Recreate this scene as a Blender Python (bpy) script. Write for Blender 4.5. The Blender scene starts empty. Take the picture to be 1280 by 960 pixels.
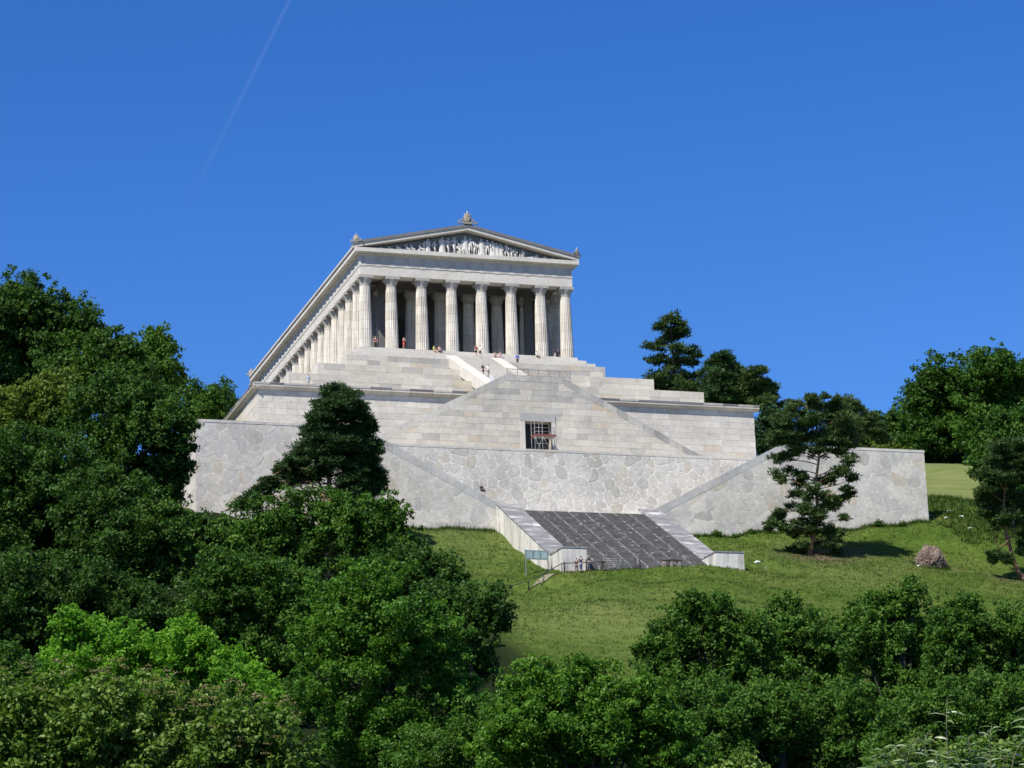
import bpy, bmesh, math, random
import numpy as np
from mathutils import Vector, Matrix, noise as mnoise

random.seed(7)
rng = np.random.default_rng(7)
scene = bpy.context.scene
COL = scene.collection
R_ = math.radians

# ------------------------------------------------------------------ camera
FOC = 3298.56                     # focal length in pixels of the 1280 x 960 photograph
YAW, PITCH, ROLL = R_(17.6186), R_(14.7475), R_(-1.8248)
CAM = np.array([-100.157, -335.014, -96.527])
FWD = np.array([math.sin(YAW)*math.cos(PITCH), math.cos(YAW)*math.cos(PITCH), math.sin(PITCH)])
_r = np.array([math.cos(YAW), -math.sin(YAW), 0.0]); _u = np.cross(_r, FWD)
RGT = _r*math.cos(ROLL) + _u*math.sin(ROLL)
UPV = -_r*math.sin(ROLL) + _u*math.cos(ROLL)
cam_data = bpy.data.cameras.new('camera')
cam = bpy.data.objects.new('camera', cam_data); COL.objects.link(cam)
M = Matrix.Identity(4)
for i in range(3):
    M[i][0] = RGT[i]; M[i][1] = UPV[i]; M[i][2] = -FWD[i]; M[i][3] = CAM[i]
cam.matrix_world = M
cam_data.sensor_fit = 'HORIZONTAL'; cam_data.sensor_width = 36.0
cam_data.lens = 36.0*FOC/1280.0
cam_data.clip_start = 0.5; cam_data.clip_end = 60000
scene.camera = cam

# ------------------------------------------------------------------ sky, sun, exposure
SUN_EL, SUN_AZ = R_(50), R_(233)          # azimuth clockwise from +Y
w = bpy.data.worlds.new('World'); scene.world = w; w.use_nodes = True
nt = w.node_tree; nt.nodes.clear()
o_ = nt.nodes.new('ShaderNodeOutputWorld'); bg = nt.nodes.new('ShaderNodeBackground')
sky = nt.nodes.new('ShaderNodeTexSky'); sky.sky_type = 'NISHITA'; sky.sun_disc = False
sky.sun_elevation = SUN_EL; sky.sun_rotation = SUN_AZ
sky.altitude = 400; sky.air_density = 1.0; sky.dust_density = 0.0; sky.ozone_density = 6.0
hs = nt.nodes.new('ShaderNodeHueSaturation'); hs.inputs['Saturation'].default_value = 1.265
hs.inputs['Hue'].default_value = 0.514
bg.inputs[1].default_value = 0.105
nt.links.new(sky.outputs[0], hs.inputs['Color']); nt.links.new(hs.outputs[0], bg.inputs[0]); nt.links.new(bg.outputs[0], o_.inputs[0])
sd = bpy.data.lights.new('sun', 'SUN'); sd.energy = 5.0; sd.angle = R_(0.53); sd.color = (1.0, 0.935, 0.83)
sun = bpy.data.objects.new('sun', sd); COL.objects.link(sun)
to_sun = Vector((math.sin(SUN_AZ)*math.cos(SUN_EL), math.cos(SUN_AZ)*math.cos(SUN_EL), math.sin(SUN_EL)))
sun.rotation_euler = to_sun.to_track_quat('Z', 'Y').to_euler()
sun.location = (-200, -150, 250)
scene.view_settings.view_transform = 'Standard'
scene.view_settings.look = 'None'
scene.view_settings.exposure = 0.55
scene.view_settings.gamma = 1.0
scene.cycles.max_bounces = 6; scene.cycles.diffuse_bounces = 3; scene.cycles.transmission_bounces = 3
scene.cycles.transparent_max_bounces = 6

# ------------------------------------------------------------------ picture <-> place
def ray(u, v):
    return FWD + RGT*(u-640)/FOC + UPV*(480-v)/FOC
def at_depth(u, v, t):
    return CAM + ray(u, v)*t
def at_y(u, v, y):
    d = ray(u, v); return CAM + d*(y-CAM[1])/d[1]

# ------------------------------------------------------------------ object helpers
def tag(o, label=None, cat=None, group=None, kind=None):
    if label: o['label'] = label
    if cat: o['category'] = cat
    if group: o['group'] = group
    if kind: o['kind'] = kind
    return o

def link(name, me, parent=None):
    o = bpy.data.objects.new(name, me); COL.objects.link(o)
    if parent is not None: o.parent = parent
    return o

def thing(name, label, cat, loc=(0, 0, 0), rz=0.0, group=None):
    o = bpy.data.objects.new(name, None); COL.objects.link(o)
    o.location = loc; o.rotation_euler = (0, 0, rz); o.empty_display_size = 0.3
    return tag(o, label, cat, group)

class MB:
    """collects shapes and links them as ONE mesh object"""
    def __init__(s): s.v = []; s.f = []; s.m = []; s.sm = []
    def add(s, vs, fs, mi=0, smooth=False):
        b = len(s.v); s.v += [tuple(p) for p in vs]
        s.f += [tuple(i+b for i in f) for f in fs]; s.m += [mi]*len(fs); s.sm += [smooth]*len(fs)
    def box(s, x0, x1, y0, y1, z0, z1, mi=0):
        s.add([(x0,y0,z0),(x1,y0,z0),(x1,y1,z0),(x0,y1,z0),(x0,y0,z1),(x1,y0,z1),(x1,y1,z1),(x0,y1,z1)],
              [(0,3,2,1),(4,5,6,7),(0,1,5,4),(1,2,6,5),(2,3,7,6),(3,0,4,7)], mi)
    def prism(s, poly, fn, d0, d1, mi=0):
        """poly: (a,b) counter-clockwise seen from the d0 side; fn(a,b,d)->xyz"""
        n = len(poly)
        vs = [fn(a, b, d0) for a, b in poly] + [fn(a, b, d1) for a, b in poly]
        fs = [tuple(range(n)), tuple(range(2*n-1, n-1, -1))]
        fs += [(i, i+n, (i+1) % n+n, (i+1) % n) for i in range(n)]
        s.add(vs, fs, mi)
    def tube(s, pts, rad, n=6, mi=0, cap=True, smooth=True):
        pts = [Vector(p) for p in pts]
        rad = rad if hasattr(rad, '__len__') else [rad]*len(pts)
        vs = []; fs = []
        prev = None
        for i, p in enumerate(pts):
            d = (pts[min(i+1, len(pts)-1)]-pts[max(i-1, 0)])
            d = d.normalized() if d.length > 1e-9 else Vector((0, 0, 1))
            a = prev if prev is not None else (Vector((1, 0, 0)) if abs(d.x) < .8 else Vector((0, 1, 0)))
            a = (a-d*a.dot(d)); a = a.normalized() if a.length > 1e-6 else d.orthogonal().normalized()
            prev = a; b = d.cross(a)
            for k in range(n):
                t = 2*math.pi*k/n
                vs.append(p+(a*math.cos(t)+b*math.sin(t))*rad[i])
        for i in range(len(pts)-1):
            for k in range(n):
                fs.append((i*n+k, i*n+(k+1) % n, (i+1)*n+(k+1) % n, (i+1)*n+k))
        if cap:
            fs.append(tuple(range(n-1, -1, -1))); L = (len(pts)-1)*n; fs.append(tuple(L+k for k in range(n)))
        s.add(vs, fs, mi, smooth)
    def ball(s, c, r, mi=0, sub=1):
        bm = bmesh.new(); bmesh.ops.create_icosphere(bm, subdivisions=sub, radius=1)
        r = r if hasattr(r, '__len__') else (r, r, r)
        vs = [(c[0]+v.co.x*r[0], c[1]+v.co.y*r[1], c[2]+v.co.z*r[2]) for v in bm.verts]
        fs = [tuple(v.index for v in f.verts) for f in bm.faces]; bm.free()
        s.add(vs, fs, mi, True)
    def mesh(s, name, mats):
        me = bpy.data.meshes.new(name); me.from_pydata(s.v, [], s.f)
        for m in (mats if isinstance(mats, (list, tuple)) else [mats]): me.materials.append(m)
        me.polygons.foreach_set('material_index', s.m); me.polygons.foreach_set('use_smooth', s.sm)
        me.update(); return me
    def build(s, name, mats, parent=None):
        return link(name, s.mesh(name, mats), parent)

# ------------------------------------------------------------------ materials
def newmat(name):
    m = bpy.data.materials.new(name); m.use_nodes = True
    t = m.node_tree; b = t.nodes['Principled BSDF']
    return m, t, b
def nd(t, typ, **kw):
    n = t.nodes.new(typ)
    for k, v in kw.items():
        if k in n.inputs: n.inputs[k].default_value = v
        else: setattr(n, k, v)
    return n
def ramp(t, fac, stops):
    r = t.nodes.new('ShaderNodeValToRGB'); e = r.color_ramp.elements
    while len(e) < len(stops): e.new(0.5)
    for i, (p, c) in enumerate(stops):
        e[i].position = p; e[i].color = (c[0], c[1], c[2], 1) if hasattr(c, '__len__') else (c, c, c, 1)
    t.links.new(fac, r.inputs[0]); return r
def mul(t, a, b, mode='MULTIPLY', fac=1.0):
    x = t.nodes.new('ShaderNodeMix'); x.data_type = 'RGBA'; x.blend_type = mode
    x.inputs[0].default_value = fac if not hasattr(fac, 'is_linked') else 0.5
    if hasattr(fac, 'is_linked'): t.links.new(fac, x.inputs[0])
    for s, k in ((a, 6), (b, 7)):
        if hasattr(s, 'is_linked'): t.links.new(s, x.inputs[k])
        else: x.inputs[k].default_value = (s[0], s[1], s[2], 1)
    return x.outputs[2]
def wpos(t, scale=(1, 1, 1)):
    g = t.nodes.new('ShaderNodeNewGeometry'); mp = t.nodes.new('ShaderNodeMapping')
    mp.inputs['Scale'].default_value = scale
    t.links.new(g.outputs['Position'], mp.inputs[0]); return mp.outputs[0]
def noi(t, vec, scale, detail=4, rough=0.6):
    n = t.nodes.new('ShaderNodeTexNoise'); n.inputs['Scale'].default_value = scale
    n.inputs['Detail'].default_value = detail; n.inputs['Roughness'].default_value = rough
    t.links.new(vec, n.inputs['Vector']); return n.outputs['Fac']
def bump(t, b, h, strength=0.3, dist=0.03):
    n = t.nodes.new('ShaderNodeBump'); n.inputs['Strength'].default_value = strength; n.inputs['Distance'].default_value = dist
    t.links.new(h, n.inputs['Height']); t.links.new(n.outputs[0], b.inputs['Normal'])

def stone_mat(name, col=None, stain=0.5, streak=0.0, attr=False, rough=0.85, dark=(0.30, 0.30, 0.29)):
    m, t, b = newmat(name)
    p = wpos(t)
    if attr:
        a = t.nodes.new('ShaderNodeAttribute'); a.attribute_name = 'tint'; c = a.outputs['Color']
    else:
        r = t.nodes.new('ShaderNodeRGB'); r.outputs[0].default_value = (*col, 1); c = r.outputs[0]
    big = ramp(t, noi(t, p, 0.22, 5, .62), [(0.36, 0.80), (0.62, 1.06)])
    c = mul(t, c, big.outputs[0], fac=stain)
    if attr:
        pt = ramp(t, noi(t, p, .75, 6, .72), [(.33, (.80, .80, .81)), (.48, (1, 1, 1)), (.60, (1.03, 1.02, 1.0)), (.70, (1.06, 1.0, .88))])
        c = mul(t, c, pt.outputs[0], fac=.75)
    fine = ramp(t, noi(t, p, 2.6, 5, .7), [(0.3, 0.78), (0.7, 1.12)])
    c = mul(t, c, fine.outputs[0], fac=stain)
    if streak > 0:
        s = ramp(t, noi(t, wpos(t, (.75, .75, 0.13)), 1.0, 8, .72), [(0.46, 0), (0.66, 1)])
        mm = t.nodes.new('ShaderNodeMath'); mm.operation = 'MULTIPLY'; mm.inputs[1].default_value = streak
        t.links.new(s.outputs[0], mm.inputs[0]); c = mul(t, c, dark, 'MIX', mm.outputs[0])
    t.links.new(c, b.inputs['Base Color']); b.inputs['Roughness'].default_value = rough
    b.inputs['Specular IOR Level'].default_value = 0.2
    bump(t, b, noi(t, p, 6, 5, .7), .35, .03)
    return m

M_ASH = stone_mat('ashlar limestone', attr=True, stain=.6, streak=.13, dark=(.37, .355, .325))
M_POLY = stone_mat('polygonal limestone', attr=True, stain=.85, streak=.16, dark=(.37, .37, .365))
M_MORTAR = stone_mat('pale mortar', (.54, .52, .465), .5)
M_MORTARF = stone_mat('flush lime mortar', (.60, .585, .535), .5)
M_MORTARW = stone_mat('white mortar', (.64, .62, .565), .4)
M_JOINT = stone_mat('tight ashlar joint', (.50, .475, .42), .5)
M_MARBLE = stone_mat('white temple limestone', (.50, .475, .425), .7, .35, dark=(.36, .33, .28))
M_ENTAB = stone_mat('entablature limestone', (.56, .535, .48), .6, .2, dark=(.38, .36, .33))
M_SIMA = stone_mat('weathered grey gutter stone', (.17, .175, .185), .8)
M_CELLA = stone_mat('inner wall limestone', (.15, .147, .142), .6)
M_STATUE = stone_mat('marble sculpture', (.56, .545, .51), .3)
M_DARKTOP = stone_mat('lichen darkened capping', attr=True, stain=.8)
M_PARAPET = stone_mat('whitewashed weathered parapet', (.62, .60, .555), .5, .85, dark=(.21, .205, .20))

def parapet_top():
    m, t, b = newmat('grey lichened parapet top')
    p = wpos(t)
    c = ramp(t, noi(t, wpos(t, (.5, 1.2, 1.2)), .9, 5, .65), [(.42, (.15, .15, .155)), (.57, (.235, .235, .235)), (.66, (.54, .53, .50))])
    t.links.new(c.outputs[0], b.inputs['Base Color']); b.inputs['Roughness'].default_value = .9
    bump(t, b, noi(t, p, 5, 5, .7), .4, .03); return m
M_PTOP = parapet_top()

def step_mat():
    m, t, b = newmat('black lichened step stone')
    p = wpos(t)
    c = ramp(t, noi(t, p, 1.1, 8, .8), [(.36, (.058, .055, .052)), (.52, (.112, .108, .102)), (.64, (.175, .17, .163)), (.78, (.36, .355, .34))])
    t.links.new(c.outputs[0], b.inputs['Base Color']); b.inputs['Roughness'].default_value = .95
    return m
M_STEP = step_mat()

def plain(name, col, rough=.7, metal=0.0, var=.25, scale=8):
    m, t, b = newmat(name)
    r = ramp(t, noi(t, wpos(t), scale, 3), [(.3, [c*(1-var) for c in col]), (.7, [min(1, c*(1+var)) for c in col])])
    t.links.new(r.outputs[0], b.inputs['Base Color']); b.inputs['Roughness'].default_value = rough; b.inputs['Metallic'].default_value = metal
    return m

def leaf_mat(name, dark, mid, light, trans=.34, rough=.55, spec=.16):
    m, t, b = newmat(name)
    a = t.nodes.new('ShaderNodeAttribute'); a.attribute_name = 'tone'
    c = ramp(t, a.outputs['Fac'], [(0.0, dark), (.5, mid), (1.0, light)])
    t.links.new(c.outputs[0], b.inputs['Base Color']); b.inputs['Roughness'].default_value = rough
    b.inputs['Specular IOR Level'].default_value = spec
    tr = t.nodes.new('ShaderNodeBsdfTranslucent')
    tc = mul(t, c.outputs[0], (1.15, 1.25, .6))
    t.links.new(tc, tr.inputs['Color'])
    mx = t.nodes.new('ShaderNodeMixShader'); mx.inputs[0].default_value = trans
    out = t.nodes['Material Output']
    t.links.new(b.outputs[0], mx.inputs[1]); t.links.new(tr.outputs[0], mx.inputs[2]); t.links.new(mx.outputs[0], out.inputs[0])
    return m
L_DARK = leaf_mat('dark broad leaf', (.022, .058, .010), (.041, .098, .015), (.082, .165, .024), .30)
L_MID = leaf_mat('mid green broad leaf', (.031, .080, .011), (.057, .135, .017), (.108, .212, .030), .32)
L_OLIVE = leaf_mat('yellowish oak leaf', (.070, .110, .016), (.120, .180, .026), (.195, .255, .042))
L_BRIGHT = leaf_mat('fresh ash leaf', (.080, .20, .016), (.130, .30, .024), (.20, .40, .036), .40)
L_SHRUB = leaf_mat('dogwood leaf', (.062, .125, .018), (.110, .195, .028), (.185, .275, .060), .34, .45, .2)
L_FRONT = leaf_mat('maple leaf', (.040, .112, .010), (.070, .172, .016), (.130, .26, .028), .36, .5, .2)
L_PINE = leaf_mat('dark pine needle', (.018, .046, .014), (.033, .074, .022), (.060, .112, .030), .16, .6, .15)
L_PINE2 = leaf_mat('grey green pine needle', (.030, .064, .018), (.054, .096, .027), (.094, .142, .040), .16, .6, .15)
L_WILLOW = leaf_mat('silvery willow leaf', (.055, .12, .02), (.11, .19, .045), (.36, .42, .25), .25, .35, .5)
L_FLOWER = leaf_mat('faded flower head', (.13, .13, .05), (.20, .19, .08), (.30, .27, .13), .2)
M_BARK = plain('brown bark', (.085, .065, .048), .95, var=.4, scale=6)
M_BARKG = plain('dark grey bark', (.032, .028, .022), .95, var=.4, scale=6)
M_BARKP = plain('orange pine bark', (.22, .125, .07), .95, var=.4, scale=5)
M_BARKW = plain('grey dead wood', (.25, .21, .19), .95, var=.35, scale=5)
# ------------------------------------------------------------------ the hill
CTRL = np.array([
 (-46,-45,-33.3),(-36,-45,-34.2),(-28,-45,-34.5),(-21,-45,-34.6),(-15,-45,-34.55),(-10.6,-45,-34.5),(16.4,-45,-34.25),(23,-45,-33.8),(28.5,-45,-33.4),
 (34,-45,-32.9),(39,-45,-32.35),(46,-45,-31.8),(11,-45,-34.4),(50,-44,-30.6),
 (0,-42,-35),(-20,-40,-35),(20,-40,-35),(0,-36,-34),(-20,-34,-33),(20,-34,-33),(-36,-38,-33.5),(36,-38,-32.5),
 (0,-50,-38.2),(0,-56,-41),(0,-62,-43.3),(6,-54,-40.3),(-6,-54,-40.3),(6,-62,-43.2),(-6,-62,-43.3),
 (-10.8,-54,-38.8),(-10.8,-61.6,-42.1),(-11,-68,-43.8),(-17,-54,-38.9),(-24,-54,-39.2),(-17,-62,-42.9),(-14,-66,-44.2),
 (10.8,-54,-38.5),(11,-62,-41.7),(11,-68,-42.9),(14,-62,-41.5),
 (-5.5,-66,-43.1),(-7,-70,-43.75),(-3,-70,-43.45),(2,-70,-43.3),(6,-70,-43.2),(10,-70,-43.2),(-10.5,-72,-44.5),(-8.5,-68,-43.3),(-9.5,-69.5,-43.8),
 (-17,-71,-47.0),(-14,-73,-46.3),(-20,-80,-49.2),
 (-8,-80,-47.2),(2,-80,-46.6),(-10,-90,-51.5),(0,-92,-51.6),(-18,-100,-57.0),(0,-105,-57.5),(-25,-112,-62),
 (20,-52,-36.9),(28,-50,-36.1),(25,-55,-38.1),(20,-62,-40.8),(40,-52,-36.8),(40,-58,-39.9),(47,-64,-42.3),(56,-60,-40),(34,-66,-42.8),
 (14,-76,-46.3),(22,-76,-46.4),(34,-80,-48.3),(50,-80,-48.5),
 (57,-30,-25.6),(62,-20,-22.2),(72,0,-13.2),(66,-8,-17),(84,20,-7.6),(100,60,-4),(80,-30,-25),(90,-50,-32),(84,0,-13),(95,0,-13),
 (-50,-44,-33.4),(-48,-30,-28.5),(-48,-14,-23),(-70,-40,-31),(-70,0,-16),(-70,-80,-48),(-60,-60,-41),
 (0,40,-14),(30,40,-14),(-30,40,-14),(0,0,-26),(-20,0,-26),(20,0,-26),(0,-20,-30),(25,-20,-30),(-25,-20,-30)], float)
def zbase(y):
    return np.interp(y, [-900,-216,-180,-140,-100,-70,-44,-14,20,60,120,400,1500], [-98.3,-98.3,-90,-73.5,-57,-44,-33.5,-21,-10.5,-6,-4,-2,0])
_res = CTRL[:,2]-zbase(CTRL[:,1])
def zt(x, y):
    x = np.asarray(x, float); y = np.asarray(y, float); sh = np.broadcast(x, y).shape
    x = np.broadcast_to(x, sh).ravel(); y = np.broadcast_to(y, sh).ravel()
    d2 = (x[:,None]-CTRL[None,:,0])**2+(y[:,None]-CTRL[None,:,1])**2+.4
    w_ = d2**-1.7
    z = zbase(y)+(w_*_res).sum(1)/(w_.sum(1)+26.0**-3.4)
    n_ = (np.sin(.31*x+.8*np.sin(.23*y))*np.sin(.27*y+1.1+.7*np.sin(.19*x))*.16+np.sin(.93*x+1.3*np.sin(.71*y))*np.sin(1.07*y+.4)*.06
          +np.sin(2.3*x+.9*np.sin(1.9*y))*np.sin(2.1*y+2)*.025)
    z = z+np.where((np.abs(x) < 160) & (np.abs(y) < 260), n_, 0)
    return z.reshape(sh)
def zt1(x, y): return float(zt(np.array([x]), np.array([y]))[0])

def axis(lo, hi, step, far):
    a = list(np.arange(lo, hi+.01, step)); s = step; p = a[-1]
    while p < far: s *= 1.25; p += s; a.append(p)
    s = step; q = lo; pre = []
    while q > -far: s *= 1.25; q -= s; pre.append(q)
    return np.array(pre[::-1]+a)
gx = axis(-75, 95, 1.25, 4000); gy = axis(-150, 30, 1.25, 4000)
X, Y = np.meshgrid(gx, gy); Z = zt(X, Y)
ny, nx = X.shape
idx = np.arange(nx*ny).reshape(ny, nx)
fs = np.stack([idx[:-1,:-1], idx[:-1,1:], idx[1:,1:], idx[1:,:-1]], -1).reshape(-1, 4)
me = bpy.data.meshes.new('hillside')
me.from_pydata(np.stack([X.ravel(), Y.ravel(), Z.ravel()], 1).tolist(), [], fs.tolist())
me.polygons.foreach_set('use_smooth', [True]*len(me.polygons))
def blob(x, y, r): return np.exp(-((X-x)**2+(Y-y)**2)/(r*r))
dry = np.clip((X-48)/8, 0, 1)*np.clip((Y+29+.06*(X-57))/5, 0, 1)
dry = np.maximum(dry, .45*blob(-15, -50, 9)); dry = np.maximum(dry, .5*blob(-14, -92, 12)); dry = np.maximum(dry, .35*blob(24, -68, 9))
soil = np.clip(1.2*blob(25, -56, 4.0)+.9*blob(39, -58, 2.5)+.7*blob(31, -53, 3)+.8*blob(45.5, -64, 2.2), 0, 1)
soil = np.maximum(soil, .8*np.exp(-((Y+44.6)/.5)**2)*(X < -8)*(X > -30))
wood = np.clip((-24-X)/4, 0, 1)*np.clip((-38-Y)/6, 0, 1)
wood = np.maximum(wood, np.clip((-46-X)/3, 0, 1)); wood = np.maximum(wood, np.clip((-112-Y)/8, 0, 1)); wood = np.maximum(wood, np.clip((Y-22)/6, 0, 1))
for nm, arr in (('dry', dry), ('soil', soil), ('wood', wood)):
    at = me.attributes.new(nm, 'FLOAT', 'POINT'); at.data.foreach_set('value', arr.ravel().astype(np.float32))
m, t, b = newmat('meadow grass')
p = wpos(t)
c = ramp(t, noi(t, p, .13, 5, .65), [(.30, (.048, .096, .014)), (.5, (.078, .124, .021)), (.70, (.122, .150, .038))]).outputs[0]
c2 = ramp(t, noi(t, p, 1.3, 6, .75), [(.3, .55), (.7, 1.35)]); c = mul(t, c, c2.outputs[0])
def attr(n):
    a = t.nodes.new('ShaderNodeAttribute'); a.attribute_name = n; return a.outputs['Fac']
strip = ramp(t, noi(t, wpos(t, (.12, 1.0, 1.0)), .8, 4, .6), [(.35, (.125, .165, .045)), (.65, (.185, .205, .080))])
c = mul(t, c, strip.outputs[0], 'MIX', attr('dry'))
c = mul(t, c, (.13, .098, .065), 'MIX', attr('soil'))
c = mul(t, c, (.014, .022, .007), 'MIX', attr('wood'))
t.links.new(c, b.inputs['Base Color']); b.inputs['Roughness'].default_value = 1.0; b.inputs['Specular IOR Level'].default_value = .05
bump(t, b, noi(t, p, 3.2, 6, .8), .9, .25)
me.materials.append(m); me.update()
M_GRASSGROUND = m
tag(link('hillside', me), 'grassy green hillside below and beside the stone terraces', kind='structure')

# ------------------------------------------------------------------ masonry
def clip(poly, a, b, c):
    out = []
    n = len(poly)
    for i in range(n):
        p, q = poly[i], poly[(i+1) % n]
        sp, sq = a*p[0]+b*p[1]+c, a*q[0]+b*q[1]+c
        if sp >= 0: out.append(p)
        if (sp >= 0) != (sq >= 0):
            k = sp/(sp-sq); out.append((p[0]+(q[0]-p[0])*k, p[1]+(q[1]-p[1])*k))
    return out
def area(poly):
    return .5*sum(poly[i][0]*poly[(i+1) % len(poly)][1]-poly[(i+1) % len(poly)][0]*poly[i][1] for i in range(len(poly)))
def shrink(poly, d):
    out = poly; n = len(poly)
    for i in range(n):
        p, q = poly[i], poly[(i+1) % n]
        ex, ey = q[0]-p[0], q[1]-p[1]; L = math.hypot(ex, ey)
        if L < 1e-6: continue
        nx_, ny_ = -ey/L, ex/L
        out = clip(out, nx_, ny_, -(nx_*p[0]+ny_*p[1])-d)
        if len(out) < 3: return []
    return out
def dedupe(poly):
    o = [p for i, p in enumerate(poly) if math.hypot(p[0]-poly[i-1][0], p[1]-poly[i-1][1]) > .02]
    return o
def halfplanes(poly):
    h = []
    for i in range(len(poly)):
        p, q = poly[i], poly[(i+1) % len(poly)]
        ex, ey = q[0]-p[0], q[1]-p[1]; L = math.hypot(ex, ey)
        h.append((-ey/L, ex/L, (ey*p[0]-ex*p[1])/L))
    return h
def stone_mesh(name, poly, fn, tint, proud, bev, mat, back=.12):
    inner = shrink(poly, bev)
    inner = dedupe(inner) if inner else []
    if len(inner) < 3: return None
    n = len(poly)
    if len(inner) != n:
        cx = sum(p[0] for p in poly)/n; cy = sum(p[1] for p in poly)/n
        inner = [(cx+(p[0]-cx)*.94, cy+(p[1]-cy)*.94) for p in poly]
    tl = random.uniform(-.008, .008), random.uniform(-.008, .008)
    cx = sum(p[0] for p in poly)/n; cy = sum(p[1] for p in poly)/n
    vs = [fn(a, b_, -back) for a, b_ in poly]+[fn(a, b_, proud-bev*.6) for a, b_ in poly]
    vs += [fn(a, b_, proud+(a-cx)*tl[0]+(b_-cy)*tl[1]) for a, b_ in inner]
    fs = [(i, (i+1) % n, (i+1) % n+n, i+n) for i in range(n)]+[(i+n, (i+1) % n+n, (i+1) % n+2*n, i+2*n) for i in range(n)]
    fs += [tuple(range(2*n, 3*n))]
    me = bpy.data.meshes.new(name); me.from_pydata([tuple(v) for v in vs], [], fs)
    at = me.attributes.new('tint', 'FLOAT_COLOR', 'POINT'); at.data.foreach_set('color', np.tile(np.array([*tint, 1], np.float32), len(vs)))
    me.materials.append(mat); return me
def lay(items, name, parent, limit=300):
    """items: (area, mesh); the largest become parts of their own, the rest one joined part"""
    items = [i for i in items if i[1] is not None]
    items.sort(key=lambda i: -i[0])
    for a, me in items[:limit]: link(name, me, parent)
    rest = items[limit:]
    if rest:
        bm = bmesh.new()
        for a, me in rest: bm.from_mesh(me)
        me = bpy.data.meshes.new('small_stones'); bm.to_mesh(me); bm.free()
        me.materials.append(rest[0][1].materials[0])
        for a, k in rest: bpy.data.meshes.remove(k)
        tag(link('small_stones', me, parent), kind='stuff')
PAL_ASH = [((.53,.50,.425), 6), ((.55,.52,.455), 6), ((.50,.475,.42), 4), ((.45,.43,.385), 2), ((.52,.465,.37), 1.3), ((.42,.405,.36), .8), ((.53,.445,.32), .22)]
PAL_WHITE = [((.57,.545,.49), 7), ((.55,.525,.47), 5), ((.52,.495,.44), 2), ((.53,.475,.38), .7), ((.46,.44,.39), .4)]
PAL_POLY = [((.55,.53,.48), 5), ((.53,.515,.475), 5), ((.57,.55,.495), 4), ((.48,.465,.43), 2.2), ((.50,.465,.395), 1.3), ((.44,.425,.385), 1.3), ((.53,.49,.41), .8)]
PAL_WING = [((.545,.525,.475), 6), ((.525,.51,.475), 6), ((.57,.545,.485), 4), ((.485,.475,.44), 2.2), ((.52,.475,.395), 1.3), ((.44,.425,.385), .8)]
def pick(pal):
    r = random.random()*sum(w_ for _, w_ in pal)
    for c, w_ in pal:
        r -= w_
        if r <= 0: break
    k = random.uniform(.94, 1.06)
    return tuple(min(.8, x*k) for x in c)
def ashlar(regions, fn, course, wlo, whi, pal, mat, joint=.022, proud=.024, origin=None, greytop=0):
    items = []
    us = [p[0] for r in regions for p in r]; vs = [p[1] for r in regions for p in r]
    hp = [halfplanes(r) for r in regions]
    v = min(vs) if origin is None else origin; top = max(vs); k = 0
    while v < top-1e-6:
        h = course*random.uniform(.9, 1.1)
        if top-(v+h) < course*.45: h = top-v
        u = min(us)-random.uniform(0, whi)
        while u < max(us):
            wd = random.uniform(wlo, whi)
            tint = pick(pal)
            if greytop and v+h > top-greytop and random.random() < .5: tint = (lambda g: (.47*g, .455*g, .42*g))(random.uniform(.72, 1.0))
            for H in hp:
                q = [(u, v), (u+wd, v), (u+wd, v+h), (u, v+h)]
                for a, b_, c_ in H:
                    q = clip(q, a, b_, c_)
                    if len(q) < 3: break
                if len(q) < 3: continue
                q = shrink(dedupe(q), joint/2)
                if len(q) < 3: continue
                q = dedupe(q)
                if len(q) < 3 or area(q) < .03: continue
                items.append((area(q), stone_mesh('stone', q, fn, tint, proud+random.uniform(-.008, .008), .012, mat)))
            u += wd
        v += h
    return items
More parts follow.
